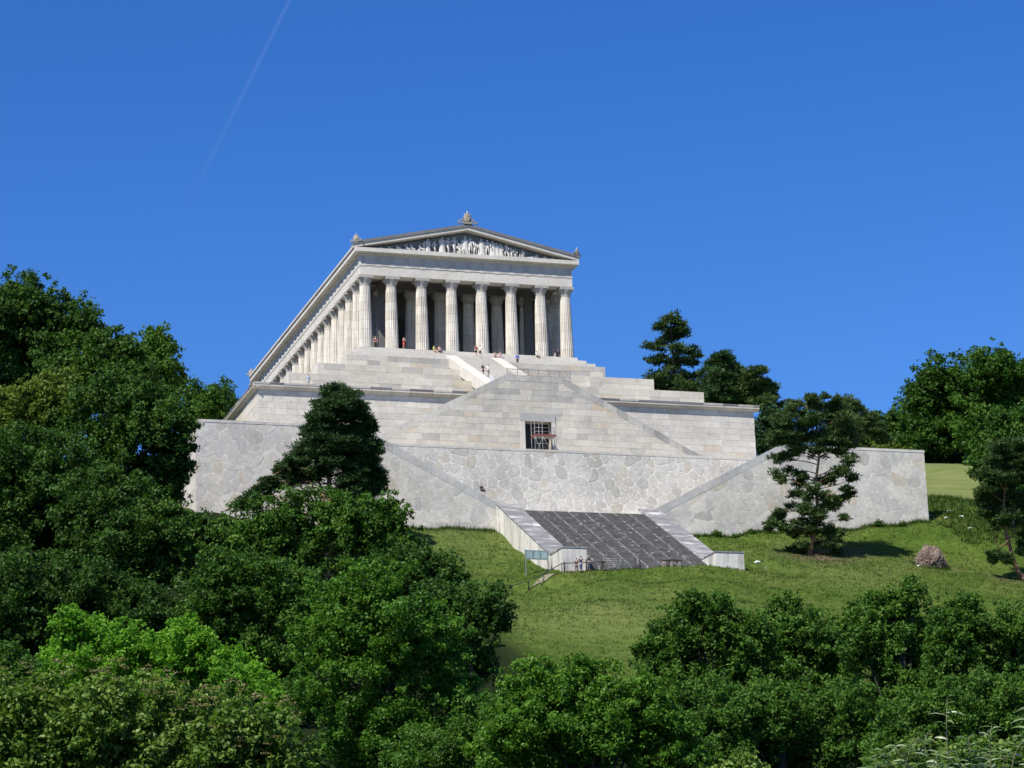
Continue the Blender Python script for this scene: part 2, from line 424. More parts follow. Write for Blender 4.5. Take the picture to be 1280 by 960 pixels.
def polygonal(regions, fn, su, sv, pal, mat, joint=.09, proud=.06, rnd=.72, drop=.16):
    us = [p[0] for r in regions for p in r]; vs = [p[1] for r in regions for p in r]
    u0, u1, v0, v1 = min(us)-2*su, max(us)+2*su, min(vs)-2*sv, max(vs)+2*sv
    nu, nv = int((u1-u0)/su)+1, int((v1-v0)/sv)+1
    S = {}
    for i in range(nu):
        for j in range(nv):
            if random.random() < drop: continue
            S[i, j] = (u0+(i+.5*(j % 2)+random.uniform(-.36, .36)*rnd/.72)*su, v0+(j+random.uniform(-.36, .36)*rnd/.72)*sv)
    items = []; hps = [halfplanes(r) for r in regions]
    for (i, j), s in S.items():
        cell = [(s[0]-2*su, s[1]-2*sv), (s[0]+2*su, s[1]-2*sv), (s[0]+2*su, s[1]+2*sv), (s[0]-2*su, s[1]+2*sv)]
        for di in (-2, -1, 0, 1, 2):
            for dj in (-2, -1, 0, 1, 2):
                o = S.get((i+di, j+dj))
                if o is None or (di == 0 and dj == 0): continue
                dx, dy = s[0]-o[0], s[1]-o[1]; L = math.hypot(dx, dy)
                jj = joint*random.uniform(.12, 1.0)/2
                mx, my = (s[0]+o[0])/2, (s[1]+o[1])/2
                cell = clip(cell, dx/L, dy/L, -(dx*mx+dy*my)/L-jj)
                if len(cell) < 3: break
            if len(cell) < 3: break
        if len(cell) < 3: continue
        tint = pick(pal)
        for H in hps:
            q = cell
            for a, b_, c_ in H:
                q = clip(q, a, b_, c_-.02)
                if len(q) < 3: break
            if len(q) < 3: continue
            q = dedupe(q)
            if len(q) < 3 or area(q) < .04: continue
            r = []                                           # knock the corners off
            for k in range(len(q)):
                a_, b_, c_ = q[k-1], q[k], q[(k+1) % len(q)]
                for o, f in ((a_, .22), (c_, .22)):
                    r.append((b_[0]+(o[0]-b_[0])*f, b_[1]+(o[1]-b_[1])*f))
            q = dedupe(r)
            if len(q) < 3: continue
            items.append((area(q), stone_mesh('stone', q, fn, tint, proud+random.uniform(-.006, .010), .014, mat)))
    return items
def front(y): return lambda a, b_, d: (a, y-d, b_)
def leftside(x): return lambda a, b_, d: (x-d, -a, b_)       # a runs along -y so that outlines stay counter-clockwise
def strip_coping(p0, p1, y0, y1, th, length, name, parent, mat=None, pal=PAL_ASH, darker=1.0):
    """capping stones laid end to end from p0 to p1 (x,z), th thick measured downwards"""
    L = math.hypot(p1[0]-p0[0], p1[1]-p0[1]); n = max(1, round(L/length))
    dx, dz = (p1[0]-p0[0])/L, (p1[1]-p0[1])/L
    cuts = [0]+sorted((i+random.uniform(-.18, .18))*L/n for i in range(1, n))+[L]
    for i in range(n):
        a, b_ = cuts[i]+.015, cuts[i+1]-.015
        y0_ = y0-random.uniform(0, .006)
        q = [(p0[0]+dx*a, p0[1]+dz*a-th), (p0[0]+dx*b_, p0[1]+dz*b_-th), (p0[0]+dx*b_, p0[1]+dz*b_), (p0[0]+dx*a, p0[1]+dz*a)]
        if area(q) < 0: q = q[::-1]
        mb = MB(); mb.prism(q, lambda A, B, D: (A, D, B), y0_, y1)
        me = mb.mesh(name, mat or M_DARKTOP)
        tn = tuple(x*darker for x in pick(pal))
        at = me.attributes.new('tint', 'FLOAT_COLOR', 'POINT'); at.data.foreach_set('color', np.tile(np.array([*tn, 1], np.float32), len(me.vertices)))
        link(name, me, parent)
def ybox_prism(poly, y0, y1, mat, name, parent=None):
    mb = MB(); mb.prism(poly, lambda A, B, D: (A, D, B), y0, y1); return mb.build(name, mat, parent)
def xprism(poly, x0, x1, mat, name, parent=None):
    """poly in (y,z)"""
    mb = MB(); mb.prism(poly, lambda A, B, D: (D, A, B), x0, x1); return mb.build(name, mat, parent)

# --- base block with its cornice
t0 = thing('base_block', 'broad plain ashlar base with projecting cornice carrying the stepped terraces', 'base wall', (0, -19.8, -24))
t0.location = (0, 0, 0)
BX, BY = 33.6, -19.8
ybox_prism([(-BX+.05, -33), (BX-.05, -33), (BX-.05, -11.75), (-BX+.05, -11.75)], BY+.05, 80, M_JOINT, 'core', t0)
lay(ashlar([[(-BX, -18.2), (BX, -18.2), (BX, -11.78), (-BX, -11.78)]], front(BY+.05), .86, 1.2, 2.6, PAL_WHITE, M_ASH), 'stone', t0)
lay(ashlar([[(-24, -24), (19.75, -24), (19.75, -11.78), (-24, -11.78)]], leftside(-BX+.05), 1.05, 2.2, 4.2, PAL_WHITE, M_ASH), 'stone', t0)
for side in ('front', 'left'):
    L0, L1 = (-34.2, 34.2) if side == 'front' else (-80, 20.37)
    cuts = [L0]
    while cuts[-1] < L1: cuts.append(min(L1, cuts[-1]+random.uniform(1.8, 3.4)))
    if cuts[-1]-cuts[-2] < .6: cuts.pop(-2)
    for a, b_ in zip(cuts[:-1], cuts[1:]):
        mb = MB()
        prof = [(0, -11.76), (.10, -11.70), (.34, -11.50), (.40, -11.42), (.55, -11.40), (.55, -11.16), (0, -11.16)]
        g = .012
        if side == 'front':
            mb.prism([(d, z) for d, z in prof], lambda A, B, D: (D, BY-A, B), b_-g, a+g)
        else:
            mb.prism([(d, z) for d, z in prof], lambda A, B, D: (-BX-A, D, B), -a-g, -b_+g)
        cs = mb.build('cornice_stone', M_ASH, t0)
        me = cs.data; at = me.attributes.new('tint', 'FLOAT_COLOR', 'POINT')
        at.data.foreach_set('color', np.tile(np.array([*pick([((.52,.49,.43), 4), ((.48,.44,.37), 2), ((.44,.42,.38), 2)]), 1], np.float32), len(me.vertices)))
        mb = MB(); dz = random.uniform(-.01, .015)
        if side == 'front': mb.box(a+g, b_-g, BY-.60, BY+.3, -11.155, -10.92+dz)
        else: mb.box(-BX-.60, -BX+.3, -b_+g+(.9 if b_ == L1 else 0), -a-g, -11.155, -10.92+dz)
        cs = mb.build('capping_slab', M_DARKTOP, t0)
        me = cs.data; at = me.attributes.new('tint', 'FLOAT_COLOR', 'POINT')
        at.data.foreach_set('color', np.tile(np.array([*pick([((.20,.20,.20), 4), ((.14,.14,.145), 2), ((.42,.40,.37), 2.4)]), 1], np.float32), len(me.vertices)))
ybox_prism([(-BX-.3, -11.16), (BX+.3, -11.16), (BX+.3, -10.95), (-BX-.3, -10.95)], BY-.25, 80, M_JOINT, 'top_slab', t0)

# --- three stepped terraces and the temple steps
TIERS = [(28.57, -14.85, -7.94, -10.93, 'lowest and widest of the three ashlar step terraces under the temple'),
         (23.45, -9.67, -5.04, -7.94, 'middle one of the three ashlar step terraces under the temple'),
         (18.34, -4.50, -2.17, -5.04, 'topmost ashlar step terrace just below the columns')]
for tx, ty, z1, z0, lab in TIERS:
    t0 = thing('terrace_tier', lab, 'terrace', (0, 0, 0), 0, 'stepped terraces under the temple')
    ybox_prism([(-tx+.05, z0-.3), (tx-.05, z0-.3), (tx-.05, z1-.03), (-tx+.05, z1-.03)], ty+.05, 78, M_JOINT, 'core', t0)
    lay(ashlar([[(-tx, z0), (tx, z0), (tx, z1), (-tx, z1)]], front(ty+.05), .97, 1.3, 3.0, PAL_ASH, M_ASH, greytop=.9 if tx < 20 else 0), 'stone', t0)
    lay(ashlar([[(ty*-1-24, z0), (-ty, z0), (-ty, z1), (-ty-24, z1)]], leftside(-tx+.05), .97, 1.8, 3.4, PAL_WHITE, M_ASH), 'stone', t0)

# --- upper stair wall (ashlar, with the door)
DY = -29.0
t0 = thing('upper_stair_wall', 'triangular ashlar wall of the upper double stairs with a dark doorway', 'stair wall', (0, 0, 0))
SL = .518
def dz_(x): return -8.84-SL*abs(x)
LX = 3.9; LZ = dz_(LX)
XE = (24.2+.0-8.84)/SL
CB = -23.6
door = (-1.45, 2.05, -16.75)
outl = [(-XE-2, CB), (-XE-2, dz_(XE+2)), (-LX, LZ), (LX, LZ), (XE+2, dz_(XE+2)), (XE+2, CB)]
mb = MB()
# wall body in pieces round the door
def body(poly): mb.prism(poly, lambda A, B, D: (A, D, B), DY+.05, DY+1.6)
body([(-XE, CB-1), (door[0], CB-1), (door[0], LZ-.05), (-LX, LZ-.05), (-XE, dz_(XE)-.05)])
body([(door[1], CB-1), (XE, CB-1), (XE, dz_(XE)-.05), (LX, LZ-.05), (door[1], LZ-.05)])
body([(door[0], door[2]), (door[1], door[2]), (door[1], LZ-.05), (door[0], LZ-.05)])
mb.build('core', M_JOINT, t0)
CT = 1.05                                                   # coping thickness along the slope
cz = lambda x: dz_(x)-CT
XB = (-CB-8.84-CT)/SL
rA = [(-XB, CB), (door[0], CB), (door[0], LZ-.75), (-LX-.6, LZ-.75)]
rB = [(door[1], CB), (XB, CB), (LX+.6, LZ-.75), (door[1], LZ-.75)]
rC = [(door[0], door[2]), (door[1], door[2]), (door[1], LZ-.75), (door[0], LZ-.75)]
lay(ashlar([rA, rB, rC], front(DY+.05), .78, .7, 2.7, PAL_ASH, M_ASH, greytop=2.4), 'stone', t0)
strip_coping((-XE, dz_(XE)), (-LX, LZ), DY+.022, DY+.9, CT*.9, 1.9, 'coping_stone', t0, pal=[((.50,.48,.43), 3), ((.46,.44,.40), 2)])
strip_coping((LX, LZ), (XE, dz_(XE)), DY+.018, DY+.9, CT*.9, 1.9, 'coping_stone', t0, pal=[((.45,.435,.395), 3), ((.38,.37,.345), 2.5), ((.32,.315,.30), 1.4)])
strip_coping((-LX, LZ+.003), (LX, LZ+.003), DY+.018, DY+.9, .72, 1.7, 'coping_stone', t0, pal=[((.45,.435,.40), 3), ((.40,.39,.365), 2)])
# door: frame jambs, lintel, dark leaf deep inside
mb = MB(); mb.box(door[0]-.62, door[0], DY-.06, DY+.4, CB, door[2]); mb.build('door_jamb', M_ENTAB, t0)
mb = MB(); mb.box(door[1], door[1]+.5, DY-.06, DY+.4, CB, door[2]); mb.build('door_jamb', M_ENTAB, t0)
mb = MB(); mb.box(door[0]-.62, door[1]+.5, DY-.08, DY+.4, door[2]+.005, door[2]+.95); mb.build('lintel', stone_mat('grey lintel', (.38,.375,.36), .5), t0)
mb = MB(); mb.box(door[0], door[1], DY+1.35, DY+1.5, CB, door[2]-.02)
for k in range(4):
    x = door[0]+.15+k*.83; mb.box(x, x+.7, DY+1.30, DY+1.352, -23, -17.2)
mb.build('door_leaf', plain('dark door wood', (.012, .012, .013), .6), t0)
mb = MB()
for sgn in (-1, 1):                                          # the flights behind the wall
    n = 44
    for k in range(n):
        xa = sgn*(LX+(XE-LX)*k/n); xb = sgn*(LX+(XE-LX)*(k+1)/n); z = LZ-1.0-(XE-LX)*SL*(k+1)/n
        mb.box(min(xa, xb), max(xa, xb), DY+1.602, -21.5, -26, z)
mb.box(-LX+.003, LX-.003, DY+1.602, -19.95, -26, LZ-1.0)
mb.build('stair_flight', M_JOINT, t0)

# --- middle polygonal wall
EY = -38.6
t0 = thing('polygonal_wall', 'middle retaining wall of irregular rounded stones with white joints above the dark ramp stairs', 'retaining wall', (0, 0, 0))
ybox_prism([(-42, -35.5), (42, -35.5), (42, -22.75), (-42, -22.75)], EY+.05, EY+1.2, M_MORTARW, 'core', t0)
lay(polygonal([[(-22.5, -31.6), (33.5, -31.6), (33.5, -23.05), (-22.5, -23.05)]], front(EY+.05), 1.16, 1.04, PAL_POLY, M_POLY, joint=.15, proud=.018, rnd=.88), 'stone', t0)
strip_coping((-42, -22.7), (42, -22.7), EY+.012, EY+1.0, .30, 2.1, 'coping_stone', t0, pal=PAL_WING)
mb = MB(); mb.box(-33, 33, EY+1.2, -19.9, -27, -23.6); mb.build('terrace_floor', M_JOINT, t0)

# --- wings of the lower double stairs
FY = -44.1
for sgn, lab in ((-1, 'stone wing wall with sloping stair parapet, behind the big pine left of the ramp stairs'),
                 (1, 'stone wing wall with sloping stair parapet, right of the ramp stairs by the lone pine')):
    t0 = thing('wing_wall', lab, 'stair wall', (0, 0, 0), 0, 'wing walls of the lower stairs')
    P = lambda x, z: (sgn*x, z)
    full = [P(8.1, -36), P(46, -36), P(46, -22.2), P(26.7, -22.2), P(8.1, -31.75)]
    if sgn < 0: full = full[::-1]
    sh = [(x-sgn*.05 if abs(x) > 45 else x, z-.04) for x, z in full]
    ybox_prism(sh, FY+.05, FY+1.1, M_MORTARF, 'core', t0)
    x0, x1 = (26.7, 45.95) if sgn > 0 else (-45.95, -26.7)
    ybox_prism([(x0, -36), (x1, -36), (x1, -22.3), (x0, -22.3)], FY+1.1, -12, M_MORTAR, 'terrace_fill', t0)
    lo = 36
    r1 = [P(8.3, -35.2), P(26.7, -35.2), P(26.7, -22.2-.95), P(8.3, -31.65-.95)]
    r2 = [P(26.7, -35.2), P(46, -35.2), P(46, -22.5), P(26.7, -22.5)]
    if sgn < 0: r1 = r1[::-1]; r2 = r2[::-1]
    # one convex outline split in two keeps stones whole except at the change of slope
    its = polygonal([r1, r2], front(FY+.05), 1.42, 1.26, PAL_WING, M_POLY, joint=.05, proud=.008, rnd=1.0)
    lay(its, 'stone', t0)
    dk = 1.0
    a, b_ = P(8.1, -31.7), P(26.7, -22.15)
    strip_coping(a, b_, FY+.030, FY+1.05, 1.0, 2.4, 'coping_stone', t0, pal=[((.46,.455,.435), 3), ((.43,.43,.415), 2)])
    a, b_ = P(26.72, -22.15), P(46.03, -22.15)
    strip_coping(a, b_, FY+.012, FY+1.05, .33, 2.6, 'coping_stone', t0, pal=PAL_WING)
    if sgn < 0:
        lay(ashlar([[(14, -36), (44.05, -36), (44.05, -22.3), (14, -22.3)]], leftside(-45.95), 1.5, 2.0, 3.6, PAL_WHITE, M_ASH), 'stone', t0, 120)
    mb = MB()
    n = 40
    for k in range(n):
        xa = 9.2+(25.5-9.2)*k/n; xb = 9.2+(25.5-9.2)*(k+1)/n; z = -32.0+(8.6)*(k+1)/n
        mb.box(min(sgn*xa, sgn*xb), max(sgn*xa, sgn*xb), FY+1.102, EY-.03, -35.8, z)
    mb.build('stair_flight', M_JOINT, t0)

# --- dark ramp stairs with their parapets
t0 = thing('ramp_stairs', 'wide flight of blackened stone steps between pale sloping parapets', 'stairs', (0, 0, 0))
M_LICHEN = plain('pale lichen and mortar', (.27, .27, .262), .95, 0, .45, 1.5)
NS = 62; y0, z0, y1, z1 = -45.75, -32.0, -66.6, -42.5
mb = MB(); mb.box(-10.1, 10.1, y0-.0, EY-.04, -35.4, -32.01); mb.build('landing', M_JOINT, t0)
xs_ = [-7.6+15.2*k/8 for k in range(9)]
for k in range(NS):
    ya, yb = y0+(y1-y0)*k/NS, y0+(y1-y0)*(k+1)/NS
    zt_ = z0+(z1-z0)*(k+1)/NS+ (z0-z1)/NS
    mb = MB()
    for c in range(8):
        g = .10+.10*random.random()*(random.random() < .8)
        mb.box(xs_[c]+g, xs_[c+1]-g*.4, yb+random.uniform(-.012, .012), ya+.03, zt_-.62, zt_+random.uniform(-.012, .006))
    for c in range(1, 8):
        if random.random() < .74:
            wj = random.uniform(.05, .13); xj = xs_[c]+random.uniform(-.05, .05); mb.box(xj-wj, xj+wj, yb-.035, yb+.08, zt_-.33, zt_+.004, 1)
    for c in range(2):
        xj = random.uniform(-7.4, 7.0)
        if random.random() < .7: mb.box(xj, xj+random.uniform(.1, .5), yb-.030, yb+.06, zt_-random.uniform(.10, .2), zt_+.003, 1)
    if k in (9, 21, 33, 47): mb.box(-7.5+random.uniform(0, 5), 7.5-random.uniform(0, 5), yb-.03, yb+.02, zt_-.30, zt_-.17, 1)
    mb.build('step', [M_STEP, M_LICHEN], t0)
mb = MB()
mb.prism([(y0+.2, z0-.22), (y1+.10, z1-.22+.15), (y1+.10, z1-2.6), (y0+.2, -38.5)], lambda A, B, D: (D, A, B), -7.58, 7.58)
mb.build('bedding', stone_mat('grey bedding mortar', (.46,.46,.44), .7), t0)
PS = (z1-z0)/(y1-y0)
for sgn in (-1, 1):
    xa, xb = sorted((sgn*7.62, sgn*10.2))
    zt2 = lambda y: -31.75+.505*(y-y0)
    yE = -64.0; yP = -68.3
    poly = [(y0+1.6, zt2(y0+1.6)-.12), (yE, zt2(yE)-.12), (yE, -47), (y0+1.6, -37)]
    xprism(poly[::-1], xa, xb, M_PARAPET, 'parapet', t0)
    n = 10
    for k in range(n):
        a = y0+1.6+(yE-y0-1.6)*k/n-.012; b_ = y0+1.6+(yE-y0-1.6)*(k+1)/n+.012
        d = random.uniform(0, .02)
        xprism([(a, zt2(a)-.115), (a, zt2(a)+.02+d), (b_, zt2(b_)+.02+d), (b_, zt2(b_)-.115)], xa-.06, xb+.06, M_PTOP, 'parapet_cap', t0)
    mb = MB(); ze = zt2(yE)
    mb.box(xa-.10, xb+.10+(.55 if sgn > 0 else 0), yP, yE+.003, -47, ze-.02); mb.build('pedestal', M_PARAPET, t0)
    mb = MB(); mb.box(xa-.16, xb+.16+(.55 if sgn > 0 else 0), yP-.06, yE-.03, ze-.018, ze+.14); mb.build('pedestal_cap', M_PTOP, t0)

# --- top flight up to the columns
t0 = thing('upper_stairs', 'narrow pale flight with white parapets climbing to the middle columns', 'stairs', (0, 0, 0))
ns = 52; ya0, za0, yb0, zb0 = -3.0, -1.25, -24.0, -11.8
for k in range(ns):
    ya, yb = ya0+(yb0-ya0)*k/ns, ya0+(yb0-ya0)*(k+1)/ns; z = za0+(zb0-za0)*(k+1)/ns
    mb = MB(); mb.box(-2.45, 2.45, yb, ya+.02, z-1.2, z); mb.build('step', M_ENTAB if k % 3 else M_MARBLE, t0)
for sgn in (-1, 1):
    xa, xb = sorted((sgn*2.47, sgn*4.0))
    q = [(-2.6, -1.1), (yb0, zb0+.55), (yb0, zb0-1.5), (-2.6, -2.4)]
    xprism(q[::-1], xa, xb, stone_mat('bright cleaned limestone', (.57, .545, .485), .6) if sgn < 0 else bpy.data.materials['bright cleaned limestone'], 'parapet', t0)
# ------------------------------------------------------------------ the temple
T = thing('temple', 'white marble Doric temple with sculpted pediment on top of the terraces', 'temple', (0, 0, 0))
TW, TL = 15.53, 69.6                                         # half width, rear end
mb = MB(); mb.box(-TW, TW, -1.18, TL, -.75, -.1); mb.build('stylobate', M_ENTAB, T)
for k, (sx, z) in enumerate(((16.45, -.76), (17.4, -1.42))):
    mb = MB(); mb.box(-sx, sx, -1.18-(sx-TW)*1.05, TL+sx-TW, z-.70, z); mb.build('temple_step', M_ENTAB, T)
CB_ = -.1
CH = 10.2                                                    # abacus top
def fluted(h0, h1, r0, r1, nf=20, rings=7, depth=.075):
    mb = MB(); per = 4; N = nf*per; vs = []; fs = []
    for i in range(rings+1):
        f = i/rings; ent = .018*math.sin(math.pi*f)
        r = r0+(r1-r0)*f+ent
        for k in range(N):
            a = 2*math.pi*k/N; q = (k % per)/per
            d = depth*math.sin(math.pi*q)*1.0*(r/r0)
            vs.append(((r-d)*math.cos(a), (r-d)*math.sin(a), h0+(h1-h0)*f))
    for i in range(rings):
        for k in range(N):
            fs.append((i*N+k, i*N+(k+1) % N, (i+1)*N+(k+1) % N, (i+1)*N+k))
    mb.add(vs, fs, 0, False); return mb
def column_mat(name, c0, c1, jitter):
    m, t, b = newmat(name)
    p = wpos(t)
    oi = t.nodes.new('ShaderNodeObjectInfo')
    sep = t.nodes.new('ShaderNodeSeparateXYZ'); t.links.new(p, sep.inputs[0])
    # drums about 1.3 m tall, each with a tone of its own
    m1 = t.nodes.new('ShaderNodeMath'); m1.operation = 'MULTIPLY_ADD'; m1.inputs[1].default_value = .78
    t.links.new(sep.outputs['Z'], m1.inputs[0]); t.links.new(oi.outputs['Random'], m1.inputs[2])
    fl = t.nodes.new('ShaderNodeMath'); fl.operation = 'FLOOR'; t.links.new(m1.outputs[0], fl.inputs[0])
    ad = t.nodes.new('ShaderNodeMath'); ad.operation = 'MULTIPLY_ADD'; ad.inputs[1].default_value = 37.3
    t.links.new(oi.outputs['Random'], ad.inputs[0]); t.links.new(fl.outputs[0], ad.inputs[2])
    wn = t.nodes.new('ShaderNodeTexWhiteNoise'); wn.noise_dimensions = '1D'; t.links.new(ad.outputs[0], wn.inputs['W'])
    c = ramp(t, wn.outputs['Value'], [(0, c0), (.25, c1), (1, [x*1.06 for x in c1])]).outputs[0]
    fr = t.nodes.new('ShaderNodeMath'); fr.operation = 'FRACT'; t.links.new(m1.outputs[0], fr.inputs[0])
    jn = ramp(t, fr.outputs[0], [(0, .62), (.035, 1.0)]); jn.color_ramp.interpolation = 'CONSTANT'
    c = mul(t, c, jn.outputs[0])
    s = ramp(t, noi(t, wpos(t, (2.2, 2.2, .18)), 1.0, 5, .7), [(.38, .62), (.60, 1.05)]); c = mul(t, c, s.outputs[0], fac=.8)
    t.links.new(c, b.inputs['Base Color']); b.inputs['Roughness'].default_value = .85; b.inputs['Specular IOR Level'].default_value = .2
    bump(t, b, noi(t, p, 6, 4, .7), .3, .03)
    return m
M_COL = column_mat('column limestone', (.49, .45, .38), (.57, .54, .475), .1)
me_sh = fluted(CB_, 8.95, .93, .715).mesh('shaft', M_COL)
mb = MB()
n = 28; prof = [(.70, 8.80), (.725, 8.96), (.74, 9.10), (.80, 9.28), (.90, 9.50), (.985, 9.70), (1.0, 9.80)]
vs = [(r*math.cos(2*math.pi*k/n), r*math.sin(2*math.pi*k/n), z) for r, z in prof for k in range(n)]
fs = [(i*n+k, i*n+(k+1) % n, (i+1)*n+(k+1) % n, (i+1)*n+k) for i in range(len(prof)-1) for k in range(n)]
mb.add(vs, fs, 0, True); mb.box(-1.0, 1.0, -1.0, 1.0, 9.81, CH)
me_cap = mb.mesh('capital', stone_mat('grey weathered capital', (.36, .345, .315), .7))
S = 4.296
fx = [-14.42, -2.5*S, -1.5*S, -.5*S, .5*S, 1.5*S, 2.5*S, 14.42]
fy = [0.0]+[3.9+S*.991*k for k in range(15)]+[0]
fy[-1] = fy[-2]+3.9
pos = [(x, 0.0) for x in fx]+[(-14.42, y) for y in fy[1:]]+[(14.42, y) for y in fy[1:]]+[(x, fy[-1]) for x in fx[1:-1]]
for x, y in pos:
    c = link('column', me_sh, T); c.location = (x, y, 0); c.rotation_euler = (0, 0, random.choice((0, math.pi/2, math.pi)))
    k = link('capital', me_cap, c)
for x in (-2.5*S, -1.5*S, -.5*S, .5*S, 1.5*S, 2.5*S):       # inner row of the porch
    c = link('inner_column', me_sh, T); c.location = (x*.97, 6.1, 0)
    k = link('capital', me_cap, c)
me_sh.materials[0] = M_COL
YB = fy[-1]
# cella, ceiling, inner beams
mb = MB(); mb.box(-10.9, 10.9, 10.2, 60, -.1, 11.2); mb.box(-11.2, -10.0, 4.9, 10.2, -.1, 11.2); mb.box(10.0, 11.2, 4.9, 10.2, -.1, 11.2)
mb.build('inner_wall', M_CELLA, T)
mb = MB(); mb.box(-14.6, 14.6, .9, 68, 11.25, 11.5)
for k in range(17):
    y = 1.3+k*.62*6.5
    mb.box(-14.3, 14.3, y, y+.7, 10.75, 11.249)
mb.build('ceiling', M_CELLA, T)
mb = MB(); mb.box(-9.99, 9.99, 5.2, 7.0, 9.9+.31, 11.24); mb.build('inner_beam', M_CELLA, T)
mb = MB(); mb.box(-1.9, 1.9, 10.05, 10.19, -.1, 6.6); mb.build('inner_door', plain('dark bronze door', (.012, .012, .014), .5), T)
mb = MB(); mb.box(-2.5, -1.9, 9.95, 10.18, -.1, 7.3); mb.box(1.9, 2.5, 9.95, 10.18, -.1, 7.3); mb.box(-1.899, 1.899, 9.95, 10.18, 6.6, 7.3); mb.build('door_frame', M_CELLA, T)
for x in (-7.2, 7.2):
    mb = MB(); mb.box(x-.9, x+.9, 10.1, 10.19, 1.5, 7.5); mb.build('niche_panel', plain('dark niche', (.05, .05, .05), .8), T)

AX = 15.25; AF = -.92                                        # architrave faces
AZ0, AZ1, FZ1, GZ0, GZ1 = CH, 11.55, 13.02, 13.30, 13.86
def ring(name, ax, af, yb, z0, z1, th, mat):
    """four beams round the colonnade, butted end to end"""
    for q in ((-ax, ax, af, af+th), (-ax, ax, yb-th, yb), (-ax, -ax+th, af+th+.002, yb-th-.002), (ax-th, ax, af+th+.002, yb-th-.002)):
        mb = MB(); mb.box(*q, z0, z1); mb.build(name, mat, T)
YR = YB+.92
ring('architrave', AX, AF, YR, AZ0+.002, AZ1, 1.75, M_ENTAB)
ring('taenia', AX+.07, AF-.07, YR+.07, AZ1+.002, AZ1+.15, 1.8, M_ENTAB)
M_FRIEZE = stone_mat('frieze limestone', (.47, .455, .43), .5)
ring('frieze', AX-.03, AF+.03, YR-.03, AZ1+.152, FZ1, 1.7, M_FRIEZE)
ring('bed_moulding', AX+.16, AF-.16, YR+.16, FZ1+.002, GZ0-.002, 1.9, M_ENTAB)
OV = .82
ring('cornice', AX+OV, AF-OV, YR+OV, GZ0, GZ1, 2.6, M_ENTAB)
# eaves gutter along the flanks
for sgn in (-1, 1):
    xa, xb = sorted((sgn*(AX+OV-.55), sgn*(AX+OV+.10)))
    mb = MB(); mb.box(xa, xb, AF-OV-.1+.75, YR+OV, GZ1+.002, GZ1+.16); mb.build('eaves_strip', M_SIMA, T)
    xa, xb = sorted((sgn*(AX+OV-.5), sgn*(AX+OV+.14)))
    mb = MB(); mb.box(xa, xb, AF-OV-.1+.75, YR+OV, GZ1+.162, GZ1+.44); mb.build('eaves_gutter', M_ENTAB, T)
# triglyphs, regulae, mutules
mb = MB()
for k in (-1, 0, 1): mb.prism([(k*.29-.125, 0), (k*.29+.125, 0), (k*.29+.075, .09), (k*.29-.075, .09)], lambda A, B, D: (A, -B, D), 0, 1.16)
mb.box(-.42, .42, -.095, 0, 1.161, FZ1-AZ1-.16)
me_tri = mb.mesh('triglyph', M_FRIEZE)
mb = MB(); mb.box(-.42, .42, -.055, 0, -.10, -.004)
me_reg = mb.mesh('regula', M_ENTAB)
mb = MB(); mb.box(-.40, .40, -.52, -.02, -.06, 0); me_mut = mb.mesh('mutule', M_ENTAB)
tx = [-14.85]+[-12.5]; tx = [-14.83, -12.70]+[-S*2.5+S*.5*k for k in range(11)]+[12.70, 14.83]
def put(me, x, y, z, rz):
    o = link(me.name, me, T); o.location = (x, y, z); o.rotation_euler = (0, 0, rz)
for x in tx:
    put(me_tri, x, AF+.032, AZ1+.153, 0); put(me_reg, x, AF-.002, AZ1, 0)
    put(me_mut, x, AF-.16-.003, GZ0-.003, 0)
for a, b_ in zip(tx[:-1], tx[1:]): put(me_mut, (a+b_)/2, AF-.16-.003, GZ0-.003, 0)
ty = [-.45]+[1.75+S*.4955*k for k in range(33)]
for y in ty:
    put(me_tri, -AX+.032, y, AZ1+.153, -math.pi/2); put(me_reg, -AX+.002-.004, y, AZ1, -math.pi/2)
    put(me_mut, -AX-.163, y, GZ0-.003, -math.pi/2); put(me_mut, -AX-.163, y+1.06, GZ0-.003, -math.pi/2)
# pediment
PX = AX+OV; PY = AF-OV; AP = 17.35
pit = (AP-GZ1)/PX
mb = MB(); mb.prism([(-PX+.6, GZ1), (PX-.6, GZ1), (0, AP-.12)], lambda A, B, D: (A, D, B), AF+.55, AF+1.3); mb.build('tympanum', stone_mat('shaded tympanum wall', (.24, .25, .265), .4), T)  # recess shade is put into the wall colour, darker and bluer than the cornice
def rake(sgn, y0, y1, h0, h1, xo, mat, name):
    """sloping band h0..h1 above the line from the eave corner to the apex"""
    q = [(sgn*xo, GZ1+h0+(PX-xo)*pit), (0, AP+h0), (0, AP+h1), (sgn*xo, GZ1+h1+(PX-xo)*pit)]
    if sgn > 0: q = q[::-1]
    if area(q) < 0: q = q[::-1]
    mb = MB(); mb.prism(q, lambda A, B, D: (A, D, B), y0, y1); return mb.build(name, mat, T)
for sgn in (-1, 1):
    rake(sgn, PY+.02, AF+1.6, .003, .42, PX, M_ENTAB, 'raking_cornice')
    rake(sgn, PY-.09, AF+1.55, .424, .84, PX+.12, M_SIMA, 'raking_gutter')
    # roof slope behind
    q = [(sgn*(PX-.05), GZ1+.30), (0, AP+.30), (0, AP+.7), (sgn*(PX-.05), GZ1+.70)]
    if area(q) < 0: q = q[::-1]
    mb = MB(); mb.prism(q, lambda A, B, D: (A, D, B), AF+1.61, YR+OV); mb.build('roof', M_SIMA, T)
